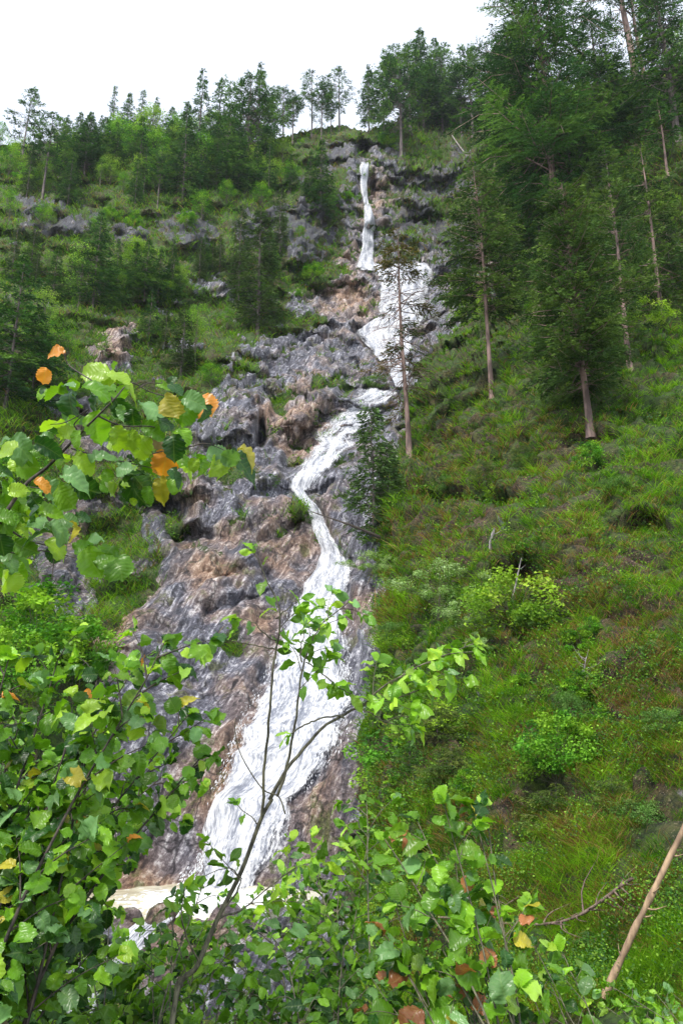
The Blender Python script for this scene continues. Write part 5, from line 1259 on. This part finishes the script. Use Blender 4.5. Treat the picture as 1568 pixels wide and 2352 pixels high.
# --- maple seedlings and low growth along the bottom
auto_plant('maple_sapling', 'young maple with lobed leaves in tiers below the pale pool', 'sapling', BL(-.75, 2.7),
    [(360, 2140, 3.2), (260, 2090, 3.3), (330, 2210, 3.1), (420, 2230, 3.2), (240, 2190, 3.2), (300, 2270, 3.0), (400, 2310, 3.1), (220, 2300, 3.0), (180, 2120, 3.3), (460, 2150, 3.3)], 'maple', .085, .06, (['G', 'B', 'L', 'D'], [.34, .32, .2, .14]), 404, .007, .7, .22, .5, face=.15)
auto_plant('maple_sapling', 'smaller maple with dull lobed leaves in the bottom left corner', 'sapling', BL(-1.1, 2.3),
    [(150, 2290, 2.7), (60, 2340, 2.6), (230, 2350, 2.6), (330, 2340, 2.7), (110, 2230, 2.8)], 'maple', .085, .06, (['G', 'B', 'D'], [.4, .25, .35]), 405, .007, .6, .2, .45, face=.15)
OV = (['G', 'B', 'L', 'D', 'S', 'Y'], [.32, .26, .14, .13, .1, .05])
auto_plant('buckthorn_bush', 'bush with narrow glossy leaves right of the sapling trunk, at the pool edge', 'bush', BL(.05, 2.8),
    [(840, 1850, 3.3), (720, 1990, 3.2), (790, 1970, 3.3), (650, 2040, 3.2), (780, 2040, 3.1), (700, 2060, 3.2), (620, 2080, 3.1), (850, 1920, 3.4)], 'ovate', .06, .036, OV, 406, .009, .85, .26, .5)
auto_plant('buckthorn_bush', 'dark glossy-leaved bush filling the bottom centre', 'bush', BL(-.1, 2.2),
    [(640, 2150, 2.6), (560, 2190, 2.6), (720, 2140, 2.7), (790, 2170, 2.6), (600, 2260, 2.5), (700, 2250, 2.5), (530, 2290, 2.5), (800, 2260, 2.5), (660, 2330, 2.4), (760, 2340, 2.4), (500, 2340, 2.5)], 'ovate', .062, .038, (['G', 'B', 'D', 'S'], [.36, .2, .28, .16]), 407, .009, .85, .24, .45)
auto_plant('buckthorn_bush', 'sprawling glossy-leaved bush with upright tips left of the sapling trunk', 'bush', BL(-.45, 2.5),
    [(460, 2040, 3.0), (410, 2075, 3.1), (520, 2060, 3.0), (470, 2120, 3.0), (390, 2120, 3.0), (540, 2140, 2.9), (440, 2190, 2.9), (500, 2230, 2.8), (350, 2200, 3.0)], 'ovate', .056, .036, OV, 408, .008, .6, .2, .6)
auto_plant('hazel_bush', 'tall hazel shoots with dark red tip leaves, right of the bottom centre', 'bush', BL(.55, 2.35),
    [(1015, 1840, 2.6), (1090, 1880, 2.6), (960, 1880, 2.65), (1120, 1850, 2.65), (900, 1920, 2.6), (1050, 1990, 2.55), (950, 2010, 2.6), (1060, 2090, 2.5), (900, 2060, 2.6), (990, 2130, 2.5), (870, 2150, 2.5), (1040, 2200, 2.45), (930, 2220, 2.4), (840, 2250, 2.5)],
    'hazel', .074, .054, (['G', 'B', 'D', 'S', 'L', 'R', 'K'], [.34, .22, .12, .12, .08, .08, .04]), 409, .008, .45, .16, .55)
auto_plant('hazel_bush', 'low hazel shoots with rounded leaves at the bottom right of centre', 'bush', BL(.85, 2.5),
    [(1290, 2190, 2.9), (1230, 2180, 2.9), (1200, 2240, 2.85), (1130, 2260, 2.8), (1270, 2250, 2.8), (1060, 2290, 2.7), (1180, 2310, 2.7), (1100, 2340, 2.7), (1000, 2330, 2.6)], 'round', .065, .048, GWD, 410, .006, .5, .14, .7)
auto_plant('leafy_herb', 'patch of fresh round-leaved plants in the bottom right corner', 'plant', BL(1.9, 3.2),
    [(1400, 2260, 3.9), (1450, 2290, 3.9), (1500, 2270, 3.9), (1550, 2290, 3.9), (1390, 2320, 3.8), (1470, 2330, 3.8), (1540, 2340, 3.8), (1430, 2345, 3.7)], 'round', .06, .045, (['G', 'B', 'L', 'S'], [.35, .3, .15, .2]), 411, .005, .7, .16, .6)
auto_plant('leafy_herb', 'dull low leaves between the red-tipped hazel and the bottom edge', 'plant', BL(.3, 2.6),
    [(850, 2300, 2.9), (910, 2330, 2.9), (960, 2280, 3.0), (800, 2340, 2.9), (880, 2200, 3.1), (830, 2120, 3.2)], 'round', .06, .045, (['G', 'B', 'D', 'S'], [.35, .25, .25, .15]), 412, .005, .8, .2, .5)
# --- the slender sapling in the middle
rS = np.random.default_rng(88); b0 = np.array([-.42, 2.15, -.05])
e, wd, lf, bk, mt = plant('slender_sapling', 'slender forked sapling with fresh oval leaves in front of the lowest fall', 'sapling', b0)
SD = 2.65
def SPT(l): return [FP(x, y, dd) for x, y, dd in l]
trk = [b0] + SPT([(395, 2352, 2.35), (455, 2215, 2.45), (500, 2110, 2.52), (555, 2000, 2.58), (600, 1880, 2.62), (625, 1835, 2.63)])
tube(wd, resample(trk, 40), np.linspace(.0098, .0062, 40), 8)
def st(l, r0, r1, f0=.6, tw=.9, tl=.13, size=.062, sp=.026, cols=(['B', 'G', 'L', 'Y', 'S'], [.34, .26, .2, .1, .1])):
    leafy_stem(wd, lf, SPT(l), r0, r1, 'ovate', size, sp, cols[0], cols[1], rS, f0, tw, tl, .3)
st([(603, 1870, 2.62), (610, 1760, 2.62), (625, 1600, 2.6), (637, 1480, 2.6), (634, 1400, 2.6), (600, 1330, 2.6), (572, 1285, 2.6)], .0055, .0015, .58, .3, .12, .06)
st([(636, 1470, 2.6), (590, 1440, 2.58), (550, 1425, 2.55)], .003, .001, .2, .3, .1)
st([(636, 1500, 2.6), (560, 1490, 2.55), (500, 1480, 2.5), (470, 1495, 2.5)], .0025, .001, .45, .3, .08, .06)
st([(636, 1420, 2.6), (660, 1390, 2.6), (685, 1365, 2.6)], .003, .001, .2, .4, .1)
st([(638, 1830, 2.62), (665, 1730, 2.66), (685, 1620, 2.68), (695, 1520, 2.7), (730, 1440, 2.72), (790, 1390, 2.74)], .0055, .0016, .5, .95, .17, .062)
st([(694, 1520, 2.7), (690, 1470, 2.7), (700, 1430, 2.7)], .003, .001, .2, .4, .1)
st([(700, 1520, 2.7), (750, 1560, 2.7), (790, 1590, 2.7), (810, 1600, 2.7)], .0025, .001, .35, .8, .1, .06)
st([(620, 1835, 2.63), (680, 1745, 2.66), (760, 1665, 2.7), (840, 1620, 2.72), (920, 1560, 2.74), (1010, 1510, 2.76), (1090, 1485, 2.78)], .0075, .0018, .48, 1.0, .22, .068, .030, (['L', 'Y', 'B', 'G', 'S'], [.3, .15, .3, .15, .1]))
st([(860, 1610, 2.72), (930, 1600, 2.72), (1000, 1560, 2.72), (1060, 1540, 2.72)], .003, .001, .2, .8, .14, .068)
st([(830, 1625, 2.72), (880, 1650, 2.7), (940, 1665, 2.68)], .003, .001, .25, .7, .12, .068)
st([(790, 1650, 2.7), (720, 1660, 2.68), (672, 1690, 2.66)], .003, .003, .99, 0, .1)
tube(wd, resample(SPT([(655, 1870, 2.62), (640, 1830, 2.62), (606, 1815, 2.62), (570, 1765, 2.6), (548, 1720, 2.6), (540, 1680, 2.6), (541, 1650, 2.6)]), 30), np.linspace(.003, .0012, 30), 5)
st([(596, 1900, 2.62), (580, 1880, 2.6), (550, 1850, 2.6)], .003, .001, .2, .2, .08, .055)
st([(500, 2110, 2.52), (560, 2040, 2.55), (540, 2010, 2.55), (470, 2020, 2.5)], .004, .001, .3, .7, .15)
st([(455, 2215, 2.45), (420, 2140, 2.4), (415, 2060, 2.4), (420, 2035, 2.4)], .004, .001, .5, .7, .15)
st([(500, 2110, 2.52), (560, 2080, 2.6), (640, 2010, 2.7), (720, 1950, 2.8)], .004, .001, .3, .9, .2)
finish(e, wd, lf, bk, mt, b0)

# ------------------------------------------------------------------ thin air between here and the ridge
HZ = Geo(); x0, x1, y0, y1, z0, z1 = -420, 420, -60, 460, -135, 112
HZ.add([[x0, y0, z0], [x1, y0, z0], [x1, y1, z0], [x0, y1, z0], [x0, y0, z1], [x1, y0, z1], [x1, y1, z1], [x0, y1, z1]],
       q=[[0, 3, 2, 1], [4, 5, 6, 7], [0, 1, 5, 4], [1, 2, 6, 5], [2, 3, 7, 6], [3, 0, 4, 7]])
m, nt = mat_new('haze'); N = NT(nt); o_ = N.n('OutputMaterial'); pv = N.n('VolumePrincipled')
pv.inputs['Color'].default_value = (.86, .92, 1.0, 1); pv.inputs['Density'].default_value = .00018; pv.inputs['Anisotropy'].default_value = .2
N.l(pv.outputs[0], o_.inputs['Volume'])
hz = HZ.build('haze', m, smooth_=False); tag(hz, 'thin pale mist in the gorge softening the ridge', 'haze', None, 'stuff')
